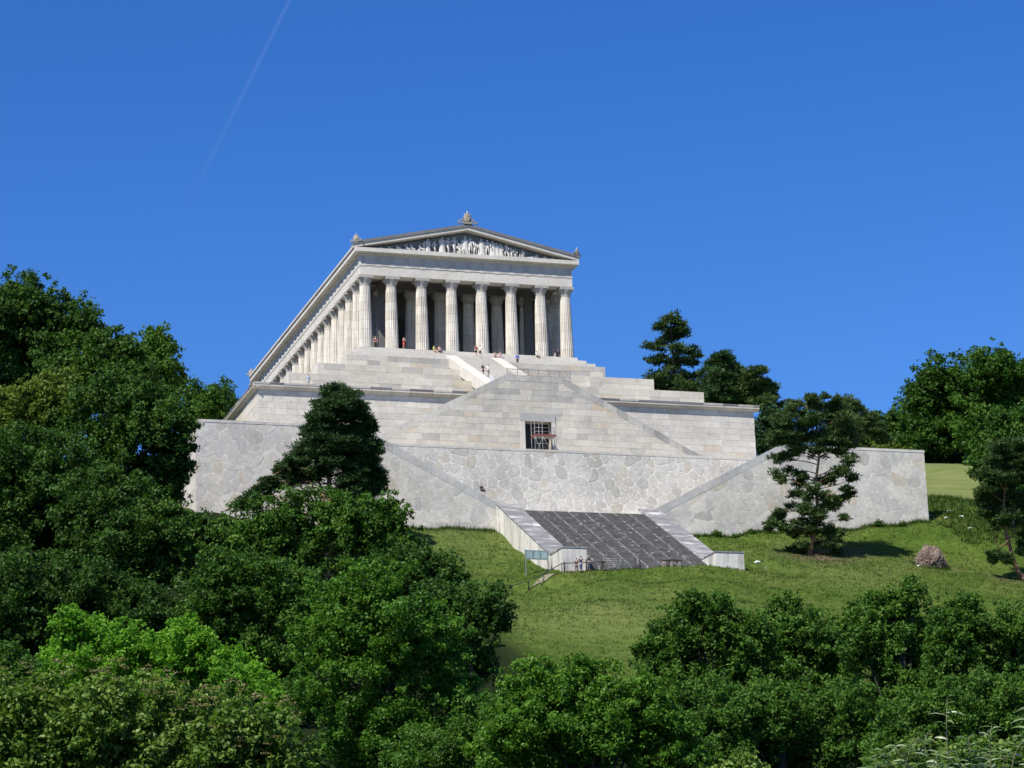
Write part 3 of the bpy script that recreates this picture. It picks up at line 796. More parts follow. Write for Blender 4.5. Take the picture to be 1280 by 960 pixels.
# antefix ornaments: palmettes
def palmette(h, wd, nleaf, mat, seedv, name, loc, rz=0):
    rr = random.Random(seedv); mb = MB()
    for i in range(nleaf):
        a = (i/(nleaf-1)-.5)*2.5; L = h*(1-.52*abs(a)/1.25)
        pts = []; rad = []
        for k in range(6):
            f = k/5; curl = .55*f*f*(1 if a > 0 else -1)*(abs(a) > .1)
            pts.append((math.sin(a*(.38+.3*f)+curl*.4)*L*f*wd, rr.uniform(-.03, .03), .10*h+math.cos(a*.6+curl*.6)*L*f*.86)); rad.append(h*(.055+.075*math.sin(math.pi*min(1, f*1.05+.05)))*(.75 if k == 5 else 1))
        mb.tube(pts, rad, 6)
    for s in (-1, 1):
        for j, (cx, cz, r) in enumerate(((.42, .16, .17), (.62, .08, .11), (.25, .30, .13))):
            pts = [(s*(cx*h+r*h*math.cos(t)*(1-t/9)), 0, cz*h+r*h*math.sin(t)*(1-t/9)) for t in [q*.7 for q in range(9)]]
            mb.tube(pts, h*.045, 5)
    mb.box(-.5*h*wd, .5*h*wd, -.16*h, .16*h, -.02, .10*h)
    o = mb.build(name, mat, T); o.location = loc; o.rotation_euler = (0, 0, rz); return o
M_ACRO = stone_mat('weathered brownish ornament', (.33, .29, .24), .8)
palmette(2.0, .62, 9, M_ACRO, 3, 'apex_ornament', (0, PY+.1, AP+.83))
palmette(1.25, .7, 7, M_ACRO, 4, 'corner_ornament', (-PX+.15, PY+.2, GZ1+.80), R_(-35))
palmette(1.25, .7, 7, M_ACRO, 5, 'corner_ornament', (PX-.15, PY+.2, GZ1+.80), R_(35))
palmette(1.25, .7, 7, M_ACRO, 6, 'corner_ornament', (-PX+.15, YR+OV-.3, GZ1+.5), R_(-35))

# ------------------------------------------------------------------ figures
def skin_mesh(name, chains, mat, sub=1, root=0):
    """one continuous tapered surface; chains: lists of (key, xyz, radius or (rx, ry))"""
    keys = {}; vs = []; rd = []; es = []
    for ch in chains:
        prev = None
        for key, p, r in ch:
            if key not in keys:
                keys[key] = len(vs); vs.append(p); rd.append(r if hasattr(r, '__len__') else (r, r))
            i = keys[key]
            if prev is not None: es.append((prev, i))
            prev = i
    me = bpy.data.meshes.new(name+'_src'); me.from_pydata(vs, es, [])
    o = bpy.data.objects.new(name+'_src', me); COL.objects.link(o)
    o.modifiers.new('s', 'SKIN')
    for i, d in enumerate(me.skin_vertices[0].data): d.radius = rd[i]; d.use_root = (i == root)
    if sub:
        s = o.modifiers.new('u', 'SUBSURF'); s.levels = sub; s.render_levels = sub
    dg = bpy.context.evaluated_depsgraph_get()
    out = bpy.data.meshes.new_from_object(o.evaluated_get(dg))
    out.name = name; out.materials.clear(); out.materials.append(mat)
    out.polygons.foreach_set('use_smooth', [True]*len(out.polygons))
    bpy.data.objects.remove(o); bpy.data.meshes.remove(me)
    return out
def figure_joints(pose):
    """facing -y, standing height about 1.74"""
    J = dict(pel=(0, .01, .95), spi=(0, .015, 1.12), che=(0, .01, 1.32), nek=(0, .02, 1.49), hd0=(0, 0, 1.57), hd1=(0, -.012, 1.655), hd2=(0, .005, 1.735), nose=(0, -.105, 1.63))
    def arm(s, el, wr, hand):
        J['sh%d' % s] = (s*.175, .02, 1.43); J['el%d' % s] = el; J['wr%d' % s] = wr; J['ha%d' % s] = hand
    def leg(s, kn, an, toe): J['hi%d' % s] = (s*.09, .01, .90); J['kn%d' % s] = kn; J['an%d' % s] = an; J['to%d' % s] = toe
    arm(-1, (-.25, .05, 1.16), (-.26, -.04, .92), (-.265, -.06, .84)); arm(1, (.25, .05, 1.16), (.26, -.04, .92), (.265, -.06, .84))
    leg(-1, (-.10, -.01, .49), (-.11, .04, .08), (-.12, -.12, .03)); leg(1, (.10, -.01, .49), (.11, .04, .08), (.12, -.12, .03))
    if pose == 'walk':
        leg(-1, (-.09, -.16, .52), (-.09, -.12, .10), (-.09, -.27, .05)); leg(1, (.10, .06, .50), (.10, .30, .14), (.10, .20, .03))
        arm(-1, (-.24, .14, 1.17), (-.25, .12, .93), (-.25, .10, .85)); arm(1, (.24, -.06, 1.17), (.24, -.22, .98), (.24, -.26, .91))
    if pose == 'sit':
        d = .50
        for k in list(J): x, y, z = J[k]; J[k] = (x, y+.02*(z-.9), z-d)
        J['hi-1'] = (-.10, 0, .42); J['hi1'] = (.10, 0, .42)
        for s in (-1, 1):
            J['kn%d' % s] = (s*.13, -.42, .46); J['an%d' % s] = (s*.12, -.46, .07); J['to%d' % s] = (s*.13, -.61, .03)
            J['el%d' % s] = (s*.25, -.05, .68); J['wr%d' % s] = (s*.19, -.30, .56); J['ha%d' % s] = (s*.17, -.38, .53)
    if pose == 'phone':
        for s in (-1, 1):
            J['el%d' % s] = (s*.25, -.10, 1.20); J['wr%d' % s] = (s*.10, -.30, 1.40); J['ha%d' % s] = (s*.06, -.34, 1.47)
    return J
M_SKIN = plain('skin', (.44, .29, .22), .6, var=.08)
_cache = {}
def body_mesh(pose, mat, key='body', fingers=True):
    if (pose, key) in _cache: return _cache[pose, key]
    J = figure_joints(pose); P = lambda k, r: (k, J[k], r)
    ch = [[P('pel', (.155, .11)), P('spi', (.135, .095)), P('che', (.165, .11)), P('nek', .055), P('hd0', (.070, .078)), P('hd1', (.078, .098)), P('hd2', (.055, .065))],
          [P('hd1', .08), P('nose', .014)]]
    for s in (-1, 1):
        ch.append([P('che', .16), P('sh%d' % s, .062), P('el%d' % s, .046), P('wr%d' % s, .031), P('ha%d' % s, (.040, .020))])
        ch.append([P('pel', .15), P('hi%d' % s, .092), P('kn%d' % s, .060), P('an%d' % s, .043), P('to%d' % s, (.042, .028))])
        ch.append([P('hd1', .08), ('ear%d' % s, (J['hd1'][0]+s*.088, J['hd1'][1]+.012, J['hd1'][2]-.01), .018)])
        if fingers:
            h = Vector(J['ha%d' % s]); d = (h-Vector(J['wr%d' % s])).normalized(); sd_ = Vector((0, 1, 0)) if abs(d.y) < .8 else Vector((1, 0, 0))
            sd_ = (sd_-d*sd_.dot(d)).normalized(); cu = Vector((-s, 0, 0))
            for f, (o, L) in enumerate(((-.027, .060), (-.009, .072), (.010, .067), (.027, .052))):
                a = h+sd_*o+d*.028; b_ = a+d*L*.5+cu*.006; c = b_+d*L*.45+cu*.016
                ch.append([P('ha%d' % s, .03), ('f%d%d0' % (s, f), tuple(a), .0105), ('f%d%d1' % (s, f), tuple(b_), .0095), ('f%d%d2' % (s, f), tuple(c), .008)])
            a = h-sd_*.040-d*.008; b_ = a-sd_*.018+d*.030
            ch.append([P('ha%d' % s, .03), ('t%d0' % s, tuple(a), .012), ('t%d1' % s, tuple(b_), .0095)])
    _cache[pose, key] = skin_mesh('body', ch, mat); return _cache[pose, key]
def cloth_mesh(pose, what):
    if (pose, what) in _cache: return _cache[pose, what]
    J = figure_joints(pose); P = lambda k, r: (k, J[k], r)
    def between(a, b_, f): return tuple(J[a][i]*(1-f)+J[b_][i]*f for i in range(3))
    if what in ('shirt', 'long_shirt'):
        ch = [[('pl', between('pel', 'spi', .1), (.175, .13)), P('spi', (.155, .118)), P('che', (.185, .13)), ('nb', between('che', 'nek', .75), (.075, .07))]]
        for s in (-1, 1):
            e = .62 if what == 'shirt' else 1.0
            c = [P('che', .18), P('sh%d' % s, .080), ('e%d' % s, between('sh%d' % s, 'el%d' % s, e), .066)]
            if what == 'long_shirt': c.append(('w%d' % s, between('el%d' % s, 'wr%d' % s, .9), .046))
            ch.append(c)
    elif what == 'dress':
        ch = [[('kn', between('kn-1', 'kn1', .5), (.20, .15)), P('pel', (.175, .135)), P('spi', (.145, .11)), P('che', (.178, .125)), ('nb', between('che', 'nek', .6), (.08, .07))]]
    else:
        e = .9 if what == 'trousers' else -1
        ch = [[('w', between('pel', 'spi', .35), (.165, .122)), P('pel', (.175, .13))]]
        for s in (-1, 1):
            c = [P('pel', .16), P('hi%d' % s, .112)]
            if e > 0: c += [P('kn%d' % s, .080), ('a%d' % s, between('kn%d' % s, 'an%d' % s, .93), .066)]
            else: c += [('k%d' % s, between('hi%d' % s, 'kn%d' % s, .82), .092)]
            ch.append(c)
    _cache[pose, what] = skin_mesh(what, ch, M_SKIN); return _cache[pose, what]
def hair_mesh(pose, long=False):
    k = (pose, 'hair', long)
    if k in _cache: return _cache[k]
    J = figure_joints(pose); h = J['hd1']; mb = MB()
    mb.ball((h[0], h[1]+.022, h[2]+.042), (.089, .098, .075), 0, 2)
    if long: mb.ball((h[0], h[1]+.062, h[2]-.06), (.085, .05, .14), 0, 2)
    _cache[k] = mb.mesh('hair', M_SKIN); return _cache[k]
_cm = {}
def cmat(c):
    if c not in _cm: _cm[c] = plain('cloth', c, .8, var=.06)
    return _cm[c]
def dressed(me, c):
    k = (me.name, c)
    if k not in _cache:
        m2 = me.copy(); m2.materials.clear(); m2.materials.append(cmat(c)); _cache[k] = m2
    return _cache[k]
def person(loc, rz, pose, top, topc, bot, botc, hair, label, long=False, scale=1.0):
    o = thing('person', label, 'person', tuple(loc), rz, 'visitors'); o.scale = (scale,)*3
    link('body', body_mesh(pose, M_SKIN), o)
    link({'long_shirt': 'shirt'}.get(top, top), dressed(cloth_mesh(pose, top), topc), o)
    if bot: link(bot, dressed(cloth_mesh(pose, bot), botc), o)
    link('hair', dressed(hair_mesh(pose, long), hair), o)
    return o

# pediment sculptures: standing in the middle, seated and reclining towards the corners
def statue(x, h, kind, rz):
    y = AF+.05; z = GZ1+.002
    if kind == 'recline':
        k = ('recline', 'statue')
        if k not in _cache:
            ch = [[('a', (-.75, 0, .16), .10), ('b', (-.35, 0, .30), .13), ('c', (0, 0, .22), .17), ('d', (.35, .03, .42), .19), ('e', (.52, .03, .68), .07), ('f', (.55, .02, .85), .11)],
                  [('d', (.35, .03, .42), .19), ('g', (.62, -.15, .36), .07), ('h', (.52, -.22, .06), .05)], [('c', (0, 0, .22), .17), ('i', (-.4, -.14, .14), .10), ('j', (-.85, -.12, .09), .06)]]
            _cache[k] = skin_mesh('statue', ch, M_STATUE, 1, 2)
        me = _cache[k]; s = h/.95
    elif kind == 'sit':
        me = body_mesh('sit', M_STATUE, 'statue', False); s = h/1.24
        st = link('statue', me, T)
        mb = MB(); mb.box(-.24, .24, -.1, .32, 0, .42); b_ = mb.build('seat_block', M_STATUE, st)
    else:
        k = (kind, 'robed')
        if k not in _cache:
            J = figure_joints('walk' if kind == 'stride' else 'stand'); b0 = body_mesh('walk' if kind == 'stride' else 'stand', M_STATUE, 'statue', False)
            if kind == 'robe':
                bm = bmesh.new(); bm.from_mesh(b0); nv = 18
                rings_ = []
                for z_, r in ((.02, .26), (.3, .25), (.6, .22), (.95, .20), (1.2, .19), (1.4, .20)):
                    rings_.append([bm.verts.new((r*math.cos(2*math.pi*q/nv)*(1+.10*(q % 2)), .02+r*.72*math.sin(2*math.pi*q/nv)*(1+.10*(q % 2)), z_)) for q in range(nv)])
                for a, b_ in zip(rings_[:-1], rings_[1:]):
                    for q in range(nv): bm.faces.new((a[q], a[(q+1) % nv], b_[(q+1) % nv], b_[q]))
                me = bpy.data.meshes.new('statue'); bm.to_mesh(me); bm.free(); me.materials.clear(); me.materials.append(M_STATUE)
                _cache[k] = me
            else: _cache[k] = b0
        me = _cache[k]; s = h/1.76
    o = st if kind == 'sit' else link('statue', me, T)
    o.location = (x, y, z); o.rotation_euler = (0, 0, rz); o.scale = (s*1.35, s*1.15, s*1.04)
for x, h, kind, rz in ((-11.9, .62, 'recline', math.pi), (12.1, .62, 'recline', 0), (-8.6, 1.1, 'sit', .5), (-6.1, 1.6, 'stride', .5), (4.35, 2.1, 'robe', -.2), (6.4, 1.55, 'sit', -.5), (-10.6, .75, 'recline', math.pi), (-9.3, .95, 'recline', math.pi), (-7.9, 1.15, 'sit', .5), (-6.7, 1.3, 'sit', .7), (-5.55, 2.05, 'robe', .3), (-4.6, 1.75, 'stride', .5),
                       (-3.5, 2.45, 'robe', .2), (-2.65, 2.3, 'stride', .4), (-1.75, 2.5, 'stride', .2), (-.95, 1.7, 'sit', 0), (-.2, 2.7, 'robe', 0), (.55, 2.5, 'stride', -.2), (1.25, 2.0, 'stride', -.4), (2.15, 2.55, 'robe', -.1), (3.0, 2.45, 'stride', -.3), (3.75, 2.35, 'robe', -.2),
                       (4.9, 2.0, 'robe', -.3), (5.75, 2.0, 'stride', -.5), (7.0, 1.35, 'sit', -.6), (8.1, 1.35, 'sit', -.7), (9.5, .95, 'recline', 0), (10.9, .75, 'recline', 0)):
    statue(x, h, kind, rz)
# ------------------------------------------------------------------ trees
def faces_mesh(name, quads, tone, mat, nv=None):
    """quads: (N, nv, 3); one leaf per face"""
    N = len(quads); nv = quads.shape[1]; me = bpy.data.meshes.new(name)
    me.vertices.add(N*nv); me.vertices.foreach_set('co', quads.astype(np.float32).ravel())
    me.loops.add(N*nv); me.loops.foreach_set('vertex_index', np.arange(N*nv, dtype=np.int32))
    me.polygons.add(N); me.polygons.foreach_set('loop_start', np.arange(0, N*nv, nv, dtype=np.int32))
    at = me.attributes.new('tone', 'FLOAT', 'POINT'); at.data.foreach_set('value', np.repeat(np.clip(tone, 0, 1), nv).astype(np.float32))
    me.materials.append(mat); me.update(calc_edges=True); return me
def unit(v): return v/np.maximum(1e-9, np.linalg.norm(v, axis=-1, keepdims=True))
def sphere_dirs(n): return unit(rng.normal(size=(n, 3)))
def leaves(c, n_, L, W, fold=.18, droop=0.0, tri=False):
    """diamond leaves with centre c, facing n_"""
    N = len(c)
    t = unit(np.cross(n_, rng.normal(size=(N, 3)))); t[:, 2] -= droop; t = unit(t)
    s = unit(np.cross(n_, t)); L = L*rng.uniform(.65, 1.3, (N, 1)); Wd = W*rng.uniform(.7, 1.25, (N, 1))
    a = c-t*L*.5; b_ = c+s*Wd*.5+n_*L*fold*.4-t*L*.06; d = c+t*L*.5-n_*L*fold*.3; e = c-s*Wd*.5+n_*L*fold*.4-t*L*.06
    if tri: return np.stack([a, d, np.where(rng.uniform(size=(N, 1)) < .5, b_+s*Wd*.5, e-s*Wd*.5)], 1)
    return np.stack([a, b_, d, e], 1)
def crown_broad(lobes, Lf, dens=1.0, up=.35, sub=(.15, .36), flat=1.0, tone0=.45, tri=True):
    """lobes: (centre xyz, radius) -> leaves on small clumps that sit on and in every lobe"""
    Q = []; Tn = []
    for c, r in lobes:
        c = np.array(c); lt = rng.normal(0, .10)
        ns = int(rng.integers(40, 50)); nsp = 12
        d = sphere_dirs(ns); d[:, 2] *= .95
        rad = rng.uniform(.45, 1.04, (ns, 1))*r; rad[:4] *= .4
        rad[-nsp:] = rng.uniform(1.0, 1.24, (nsp, 1))*r                      # sprigs that stick out
        sc = c+d*rad*np.array([1, 1, flat])
        sr = r*sub[0]*(sub[1]/sub[0])**rng.uniform(0, 1, ns); sr[-nsp:] *= .55
        for k in range(ns):
            n = max(6, int(dens*.74*4*math.pi*sr[k]**2/(Lf*Lf*.42)))
            if k >= ns-nsp: n = max(5, int(n*.8))
            v = sphere_dirs(n); v[:, 2] = v[:, 2]*.85+.12; v = unit(v)+.30*unit(d[k:k+1])
            rr = sr[k]*(rng.uniform(.1, 1.0, (n, 1))**.45)*(1+rng.normal(0, .22, (n, 1)))
            p_ = sc[k]+unit(v)*rr*np.array([1.08, 1.08, .95])
            nr = unit(unit(v)*.6+np.array([0, 0, up])+rng.normal(0, .62, (n, 3)))
            Q.append(leaves(p_, nr, Lf, Lf*.62, tri=tri)); Tn.append(tone0+lt+rng.normal(0, .13)+rng.normal(0, .18, n))
    return np.concatenate(Q), np.concatenate(Tn)
def crown_pine(pads, Lf, dens=1.0, tone0=.45, flat=.62):
    """pads: flattened sprays made of many small needle tufts"""
    Q = []; Tn = []
    for c, r in pads:
        c = np.array(c); ns = int(rng.integers(24, 32))
        d = sphere_dirs(ns); rad = rng.uniform(.25, 1.12, (ns, 1))*r
        sc = c+d*rad*np.array([1, 1, flat]); sr = r*rng.uniform(.26, .46, ns)
        lt = rng.normal(0, .08)
        for k in range(ns):
            n = max(10, int(dens*1.7*4*math.pi*sr[k]**2/(Lf*Lf*.9)))
            v = sphere_dirs(n); v[:, 2] = np.abs(v[:, 2])*.8-.12; v = unit(v)
            p_ = sc[k]+v*sr[k]*rng.uniform(.2, 1.1, (n, 1))*(1+rng.normal(0, .18, (n, 1)))*np.array([1.15, 1.15, .70])
            ax = unit(v+np.array([0, 0, .35])+rng.normal(0, .5, (n, 3)))
            s = unit(np.cross(ax, rng.normal(size=(n, 3)))); L = Lf*rng.uniform(.7, 1.3, (n, 1)); W = L*.42
            a = p_-s*W*.5; b_ = p_+s*W*.5; cc = p_+ax*L+s*W*.35; dd = p_+ax*L-s*W*.35
            Q.append(np.stack([a, b_, cc], 1)); Tn.append(tone0+lt+rng.normal(0, .08)+rng.normal(0, .15, n))
    return np.concatenate(Q), np.concatenate(Tn)
def limbs(mb, base, pts, r0, wob=.5, seg=6, n=6, tip=.12, start=None):
    """limbs from the trunk top line to every lobe centre"""
    for c, r in pts:
        c = Vector(c); b_ = Vector(start(c) if start else base)
        L = (c-b_).length
        P_ = []
        off = Vector((random.uniform(-1, 1), random.uniform(-1, 1), random.uniform(-.2, .8)))*L*.10*wob
        for k in range(seg+1):
            f = k/seg; P_.append(b_.lerp(c, f)+off*math.sin(math.pi*f)+Vector((random.uniform(-1, 1), random.uniform(-1, 1), random.uniform(-1, 1)))*L*.02*wob*(0 < k < seg))
        mb.tube(P_, [r0*(1-f)+r0*tip*f for f in [k/seg for k in range(seg+1)]], n)
def lob(t, spec, zj=.9):
    """(u, v, r) seen in the picture at depth t -> lobes in the place, spread in depth"""
    out = []
    for e in spec:
        u, v, r = e[:3]; rm = r*t/FOC
        dt = e[3] if len(e) > 3 else random.uniform(-1, 1)*rm*zj
        out.append((tuple(at_depth(u, v, t+dt)), rm*(t+dt)/t))
    return out
def fill(L, k, r_=.8):
    """extra lobes in the gaps between neighbouring ones"""
    out = list(L)
    for c, r in random.sample(L, int(len(L)*k)):
        o = sorted(L, key=lambda q: sum((q[0][i]-c[i])**2 for i in range(3)))[random.randint(1, min(3, len(L)-1))]
        out.append((tuple((c[i]+o[0][i])/2+random.uniform(-.3, .3)*r for i in range(3)), (r+o[1])/2*r_))
    return out
def broad_tree(name, label, cat, t, spec, mat, Lpx=4.7, dens=1.0, bark=None, r0=None, group=None, base=None, inner=True, tone0=.45, up=.35, sub=(.15, .36), zj=.9):
    L = fill([(c, r*1.12) for c, r in lob(t, spec, zj)], .9, .85); bark = bark or M_BARKG
    cx = sum(c[0] for c, r in L)/len(L); cy = sum(c[1] for c, r in L)/len(L)
    if base is not None: cx, cy = base
    lo = min(c[2]-r for c, r in L); hi = max(c[2]+r for c, r in L)
    gz = zt1(cx, cy)
    if gz > lo+2: gz = min(gz, (lo+hi)/2)
    o = thing(name, label, cat, (cx, cy, gz), 0, group)
    lob2 = [((c[0]-cx, c[1]-cy, c[2]-gz), r) for c, r in L]
    H = hi-gz; r0 = r0 or max(.10, min(.55, H*.017))
    mb = MB(); topz = max(.5, (lo-gz)*.7+(hi-gz)*.3)
    mb.tube([(0, 0, -.6), (0, 0, .05*H), (.01*H, 0, topz*.5), (random.uniform(-.02, .02)*H, 0, topz), (0, random.uniform(-.03, .03)*H, (topz+H)/2)], [r0*1.35, r0*1.05, r0*.9, r0*.75, r0*.25], 8)
    limbs(mb, (0, 0, topz*.85), lob2[:len(spec)], r0*.28, start=lambda c: (0, 0, max(.4, min(c.z*.72, topz))), n=5)
    mb.build('trunk', bark, o)
    big = lob2
    Q, Tn = crown_broad(big, Lpx*t/FOC, dens, up=up, tone0=tone0, sub=sub, tri=t > 80)
    link('crown', faces_mesh('crown', Q, Tn, mat), o)
    return o
def pine_tree(name, label, t, pads, mat, base_xy, lean_px=None, Lpx=3.6, dens=1.0, r0=.38, bark=None, trunk_pts=None, tone0=.45, group=None, flat=.62, extra=None, zj=1.6, rs=1.12, fk=.7):
    L = fill([(c, r*rs) for c, r in lob(t, pads, zj)], fk, .9); cx, cy = base_xy; gz = zt1(cx, cy)
    o = thing(name, label, 'tree', (cx, cy, gz), 0, group)
    lob2 = [((c[0]-cx, c[1]-cy, c[2]-gz), r) for c, r in L]
    mb = MB()
    if trunk_pts:
        tp = [at_depth(u, v, t)-np.array([cx, cy, gz]) for u, v in trunk_pts]; tp = [Vector((0, 0, -.5)), Vector((0, 0, .3))]+[Vector(p) for p in tp]
    else:
        hi = max(c[2] for c, r in lob2); mx = sum(c[0] for c, r in lob2)/len(lob2); my = sum(c[1] for c, r in lob2)/len(lob2)
        tp = [Vector((0, 0, -.5)), Vector((mx*.3, my*.3, hi*.35)), Vector((mx*.8, my*.8, hi*.7)), Vector((mx, my, hi))]
    n = len(tp); mb.tube(tp, [r0*1.25]+[r0*(1-.85*k/(n-1)) for k in range(1, n)], 8)
    def on(c):
        zz = c.z-.22*math.hypot(c.x, c.y)
        for a, b_ in zip(tp[:-1], tp[1:]):
            if a.z <= zz <= b_.z: return a.lerp(b_, (zz-a.z)/max(1e-3, b_.z-a.z))
        return tp[-1] if zz > tp[-1].z else tp[1]
    limbs(mb, (0, 0, 0), lob2[:len(pads)], r0*.22, wob=1.2, start=on, n=5, tip=.2)
    if extra: extra(mb, np.array([cx, cy, gz]))
    mb.build('trunk', bark or M_BARKP, o)
    Q, Tn = crown_pine(lob2, Lpx*t/FOC, dens, tone0, flat)
    link('crown', faces_mesh('crown', Q, Tn, mat), o)
    return o
G_L = 'broadleaf trees on the wooded slope'
# left wood, back to front
broad_tree('oak_tree', 'two-lobed leafy treetop just behind the left corner of the stone base', 'tree', 395, [(243,505,25),(276,503,24),(262,525,26),(285,527,18),(232,528,22),(250,548,24)], L_MID, 4.2, group=G_L)
broad_tree('oak_tree', 'slender pointed olive green treetop sticking up against the sky in the left wood', 'tree', 346, [(196,422,17),(188,438,20),(206,440,18),(200,462,24),(216,470,16),(185,470,20),(205,490,28)], L_MID, group=G_L, tone0=.5)
broad_tree('oak_tree', 'tall dark tree reaching highest against the sky at the edge of the left wood', 'tree', 350, [(14,378,36),(38,372,28),(60,392,30),(85,402,30),(106,402,24),(10,430,45),(50,440,45),(98,440,36),(118,425,20),(20,480,45),(-25,400,45),(-30,470,50)], L_DARK, group=G_L)
broad_tree('oak_tree', 'mid green tree filling the skyline dip between the tall dark tree and slender top', 'tree', 340, [(128,440,26),(150,432,20),(120,470,34),(160,462,30),(80,480,36),(130,500,40),(178,490,30),(60,510,40)], L_DARK, group=G_L, tone0=.6)
broad_tree('oak_tree', 'large round dark tree whose branches overlap the left end of the wing wall', 'tree', 280, [(120,520,46),(160,505,42),(200,520,36),(212,550,30),(170,550,46),(125,570,46),(205,585,28),(225,580,16),(228,560,14),(190,610,34),(215,612,12),(150,600,42),(222,600,10)], L_DARK, group=G_L, tone0=.52)
broad_tree('oak_tree', 'yellowish tinged tree among the dark crowns of the left wood', 'tree', 284, [(45,500,28),(70,490,28),(90,505,22),(30,530,34),(70,535,34),(10,510,30),(-10,540,34)], L_OLIVE, group=G_L, tone0=.36)
broad_tree('oak_tree', 'broad shadowy tree at the left edge below the yellowish crown', 'tree', 272, [(25,580,45),(75,575,45),(-15,600,45),(40,630,50),(90,625,45),(10,670,48),(65,680,48),(-20,660,45),(20,705,42),(60,715,40),(-20,715,45),(95,700,36),(10,740,40)], L_DARK, group=G_L, tone0=.55)
broad_tree('oak_tree', 'dark clumpy tree below the round one in the left wood', 'tree', 262, [(120,625,44),(165,640,40),(205,650,34),(130,680,46),(180,690,42),(215,695,30),(105,720,40),(155,730,44),(85,745,36),(200,735,36),(230,740,30)], L_DARK, group=G_L, tone0=.5)
broad_tree('oak_tree', 'low leafy tree at the foot of the left wing wall corner', 'tree', 268, [(232,655,22),(255,660,20),(225,690,28),(260,690,24),(272,668,12),(205,668,18),(240,715,26),(282,655,14),(225,740,28)], L_DARK, group=G_L, tone0=.6)
broad_tree('oak_tree', 'deep shaded tree behind the bright young ash', 'tree', 232, [(25,745,42),(75,745,40),(120,770,40),(165,775,42),(210,765,38),(-10,790,42),(40,800,42),(230,800,36),(0,715,36),(100,730,34),(150,740,30),(30,840,40),(-10,850,36)], L_DARK, group=G_L, tone0=.35)
# centre left
G_C = 'broadleaf trees in front of the left wing'
broad_tree('maple_tree', 'bushy round green tree directly below the big pine on the slope', 'tree', 254, [(322,655,32),(355,645,32),(395,648,34),(440,645,30),(478,640,26),(500,650,16),(300,690,34),(350,690,40),(410,690,42),(465,685,38),(505,690,26),(330,720,36)], L_MID, group=G_C)
broad_tree('maple_tree', 'dark shrubby tree throwing shade on the grass left of the ramp', 'tree', 244, [(520,705,28),(548,708,24),(566,716,16),(575,722,10),(500,725,30),(540,735,22),(470,730,34)], L_DARK, group=G_C, tone0=.55)
broad_tree('maple_tree', 'large dark tree standing between the bright ash and the front maple', 'tree', 216, [(265,715,32),(300,735,40),(260,760,38),(345,745,40),(305,790,44),(350,810,46),(270,810,36),(390,760,40),(330,860,46),(380,870,40)], L_MID, group=G_C, tone0=.35)
broad_tree('maple_tree', 'overhanging dark tree with drooping boughs against the grass slope', 'tree', 214, [(590,755,26),(614,750,24),(622,772,18),(600,785,24),(570,770,28),(560,800,30),(590,815,24),(605,835,18),(580,850,30),(545,750,24)], L_DARK, group=G_C, tone0=.5)
broad_tree('maple_tree', 'big front maple with lighter yellow green shoots on top', 'tree', 172, [(420,745,32),(455,730,30),(490,735,32),(440,785,44),(500,780,44),(545,795,36),(400,810,38),(470,840,50),(540,850,48),(585,870,34),(410,870,44),(460,900,50),(530,920,52),(590,930,40),(420,940,44),(610,900,26),(500,970,44)], L_FRONT, 4.6, group=G_C, sub=(.14, .34))
# bottom left
broad_tree('ash_tree', 'bright yellow green young ash in the lower left', 'tree', 118, [(95,795,30),(130,800,34),(170,808,32),(215,812,30),(250,802,24),(235,780,12),(85,820,24),(110,840,40),(170,850,42),(235,845,40),(290,830,28),(320,850,26),(80,775,16),(75,845,30),(60,870,26),(150,880,36),(270,870,40),(120,885,40),(200,890,42)], L_BRIGHT, 5.2, group='trees in front of the hill', sub=(.14, .34), dens=1.1)
broad_tree('ash_tree', 'light green feathery treetop left of the front maple, above the dogwood', 'tree', 104, [(290,850,22),(310,865,22),(275,880,22),(330,880,22),(300,900,28)], L_BRIGHT, 5.0, group='trees in front of the hill', tone0=.3)
sh = broad_tree('dogwood_shrub', 'dense dogwood shrub with faded flower heads along the bottom left corner', 'shrub', 46, [(30,914,60),(95,899,55),(160,899,52),(220,909,50),(280,919,46),(335,929,40),(370,949,30),(0,964,65),(80,964,65),(160,964,65),(240,974,65),(320,984,55),(375,989,34),(-30,894,45),(35,874,30)], L_SHRUB, 7.2, dens=.95, sub=(.18, .30), zj=.6)
# flower heads on it
Q = []
for c, r in lob(46, [(30,890,60),(95,875,55),(160,875,52),(220,885,50),(280,895,46),(335,905,40),(0,930,65),(80,930,60),(240,940,60),(320,950,50)], .6):
    c = np.array(c)
    for k in range(26):
        v = sphere_dirs(1)[0]; v[2] = abs(v[2])
        hc = c+v*r*1.02; n = 26
        p_ = hc+rng.normal(0, 1, (n, 3))*np.array([.045, .045, .010])
        Q.append(leaves(p_, unit(np.array([0, 0, 1.0])+rng.normal(0, .5, (n, 3))), .035, .03))
Q = np.concatenate(Q); Q -= np.array(sh.location[:])
o = link('flower_heads', faces_mesh('flower_heads', Q, rng.uniform(0, 1, len(Q)), L_FLOWER), sh); tag(o, kind='stuff')
broad_tree('oak_tree', 'small dark treetop at the left edge above the dogwood', 'tree', 92, [(5,820,24),(0,850,28),(30,845,20),(-20,830,28)], L_MID, 5.0, tone0=.4, group='trees in front of the hill')
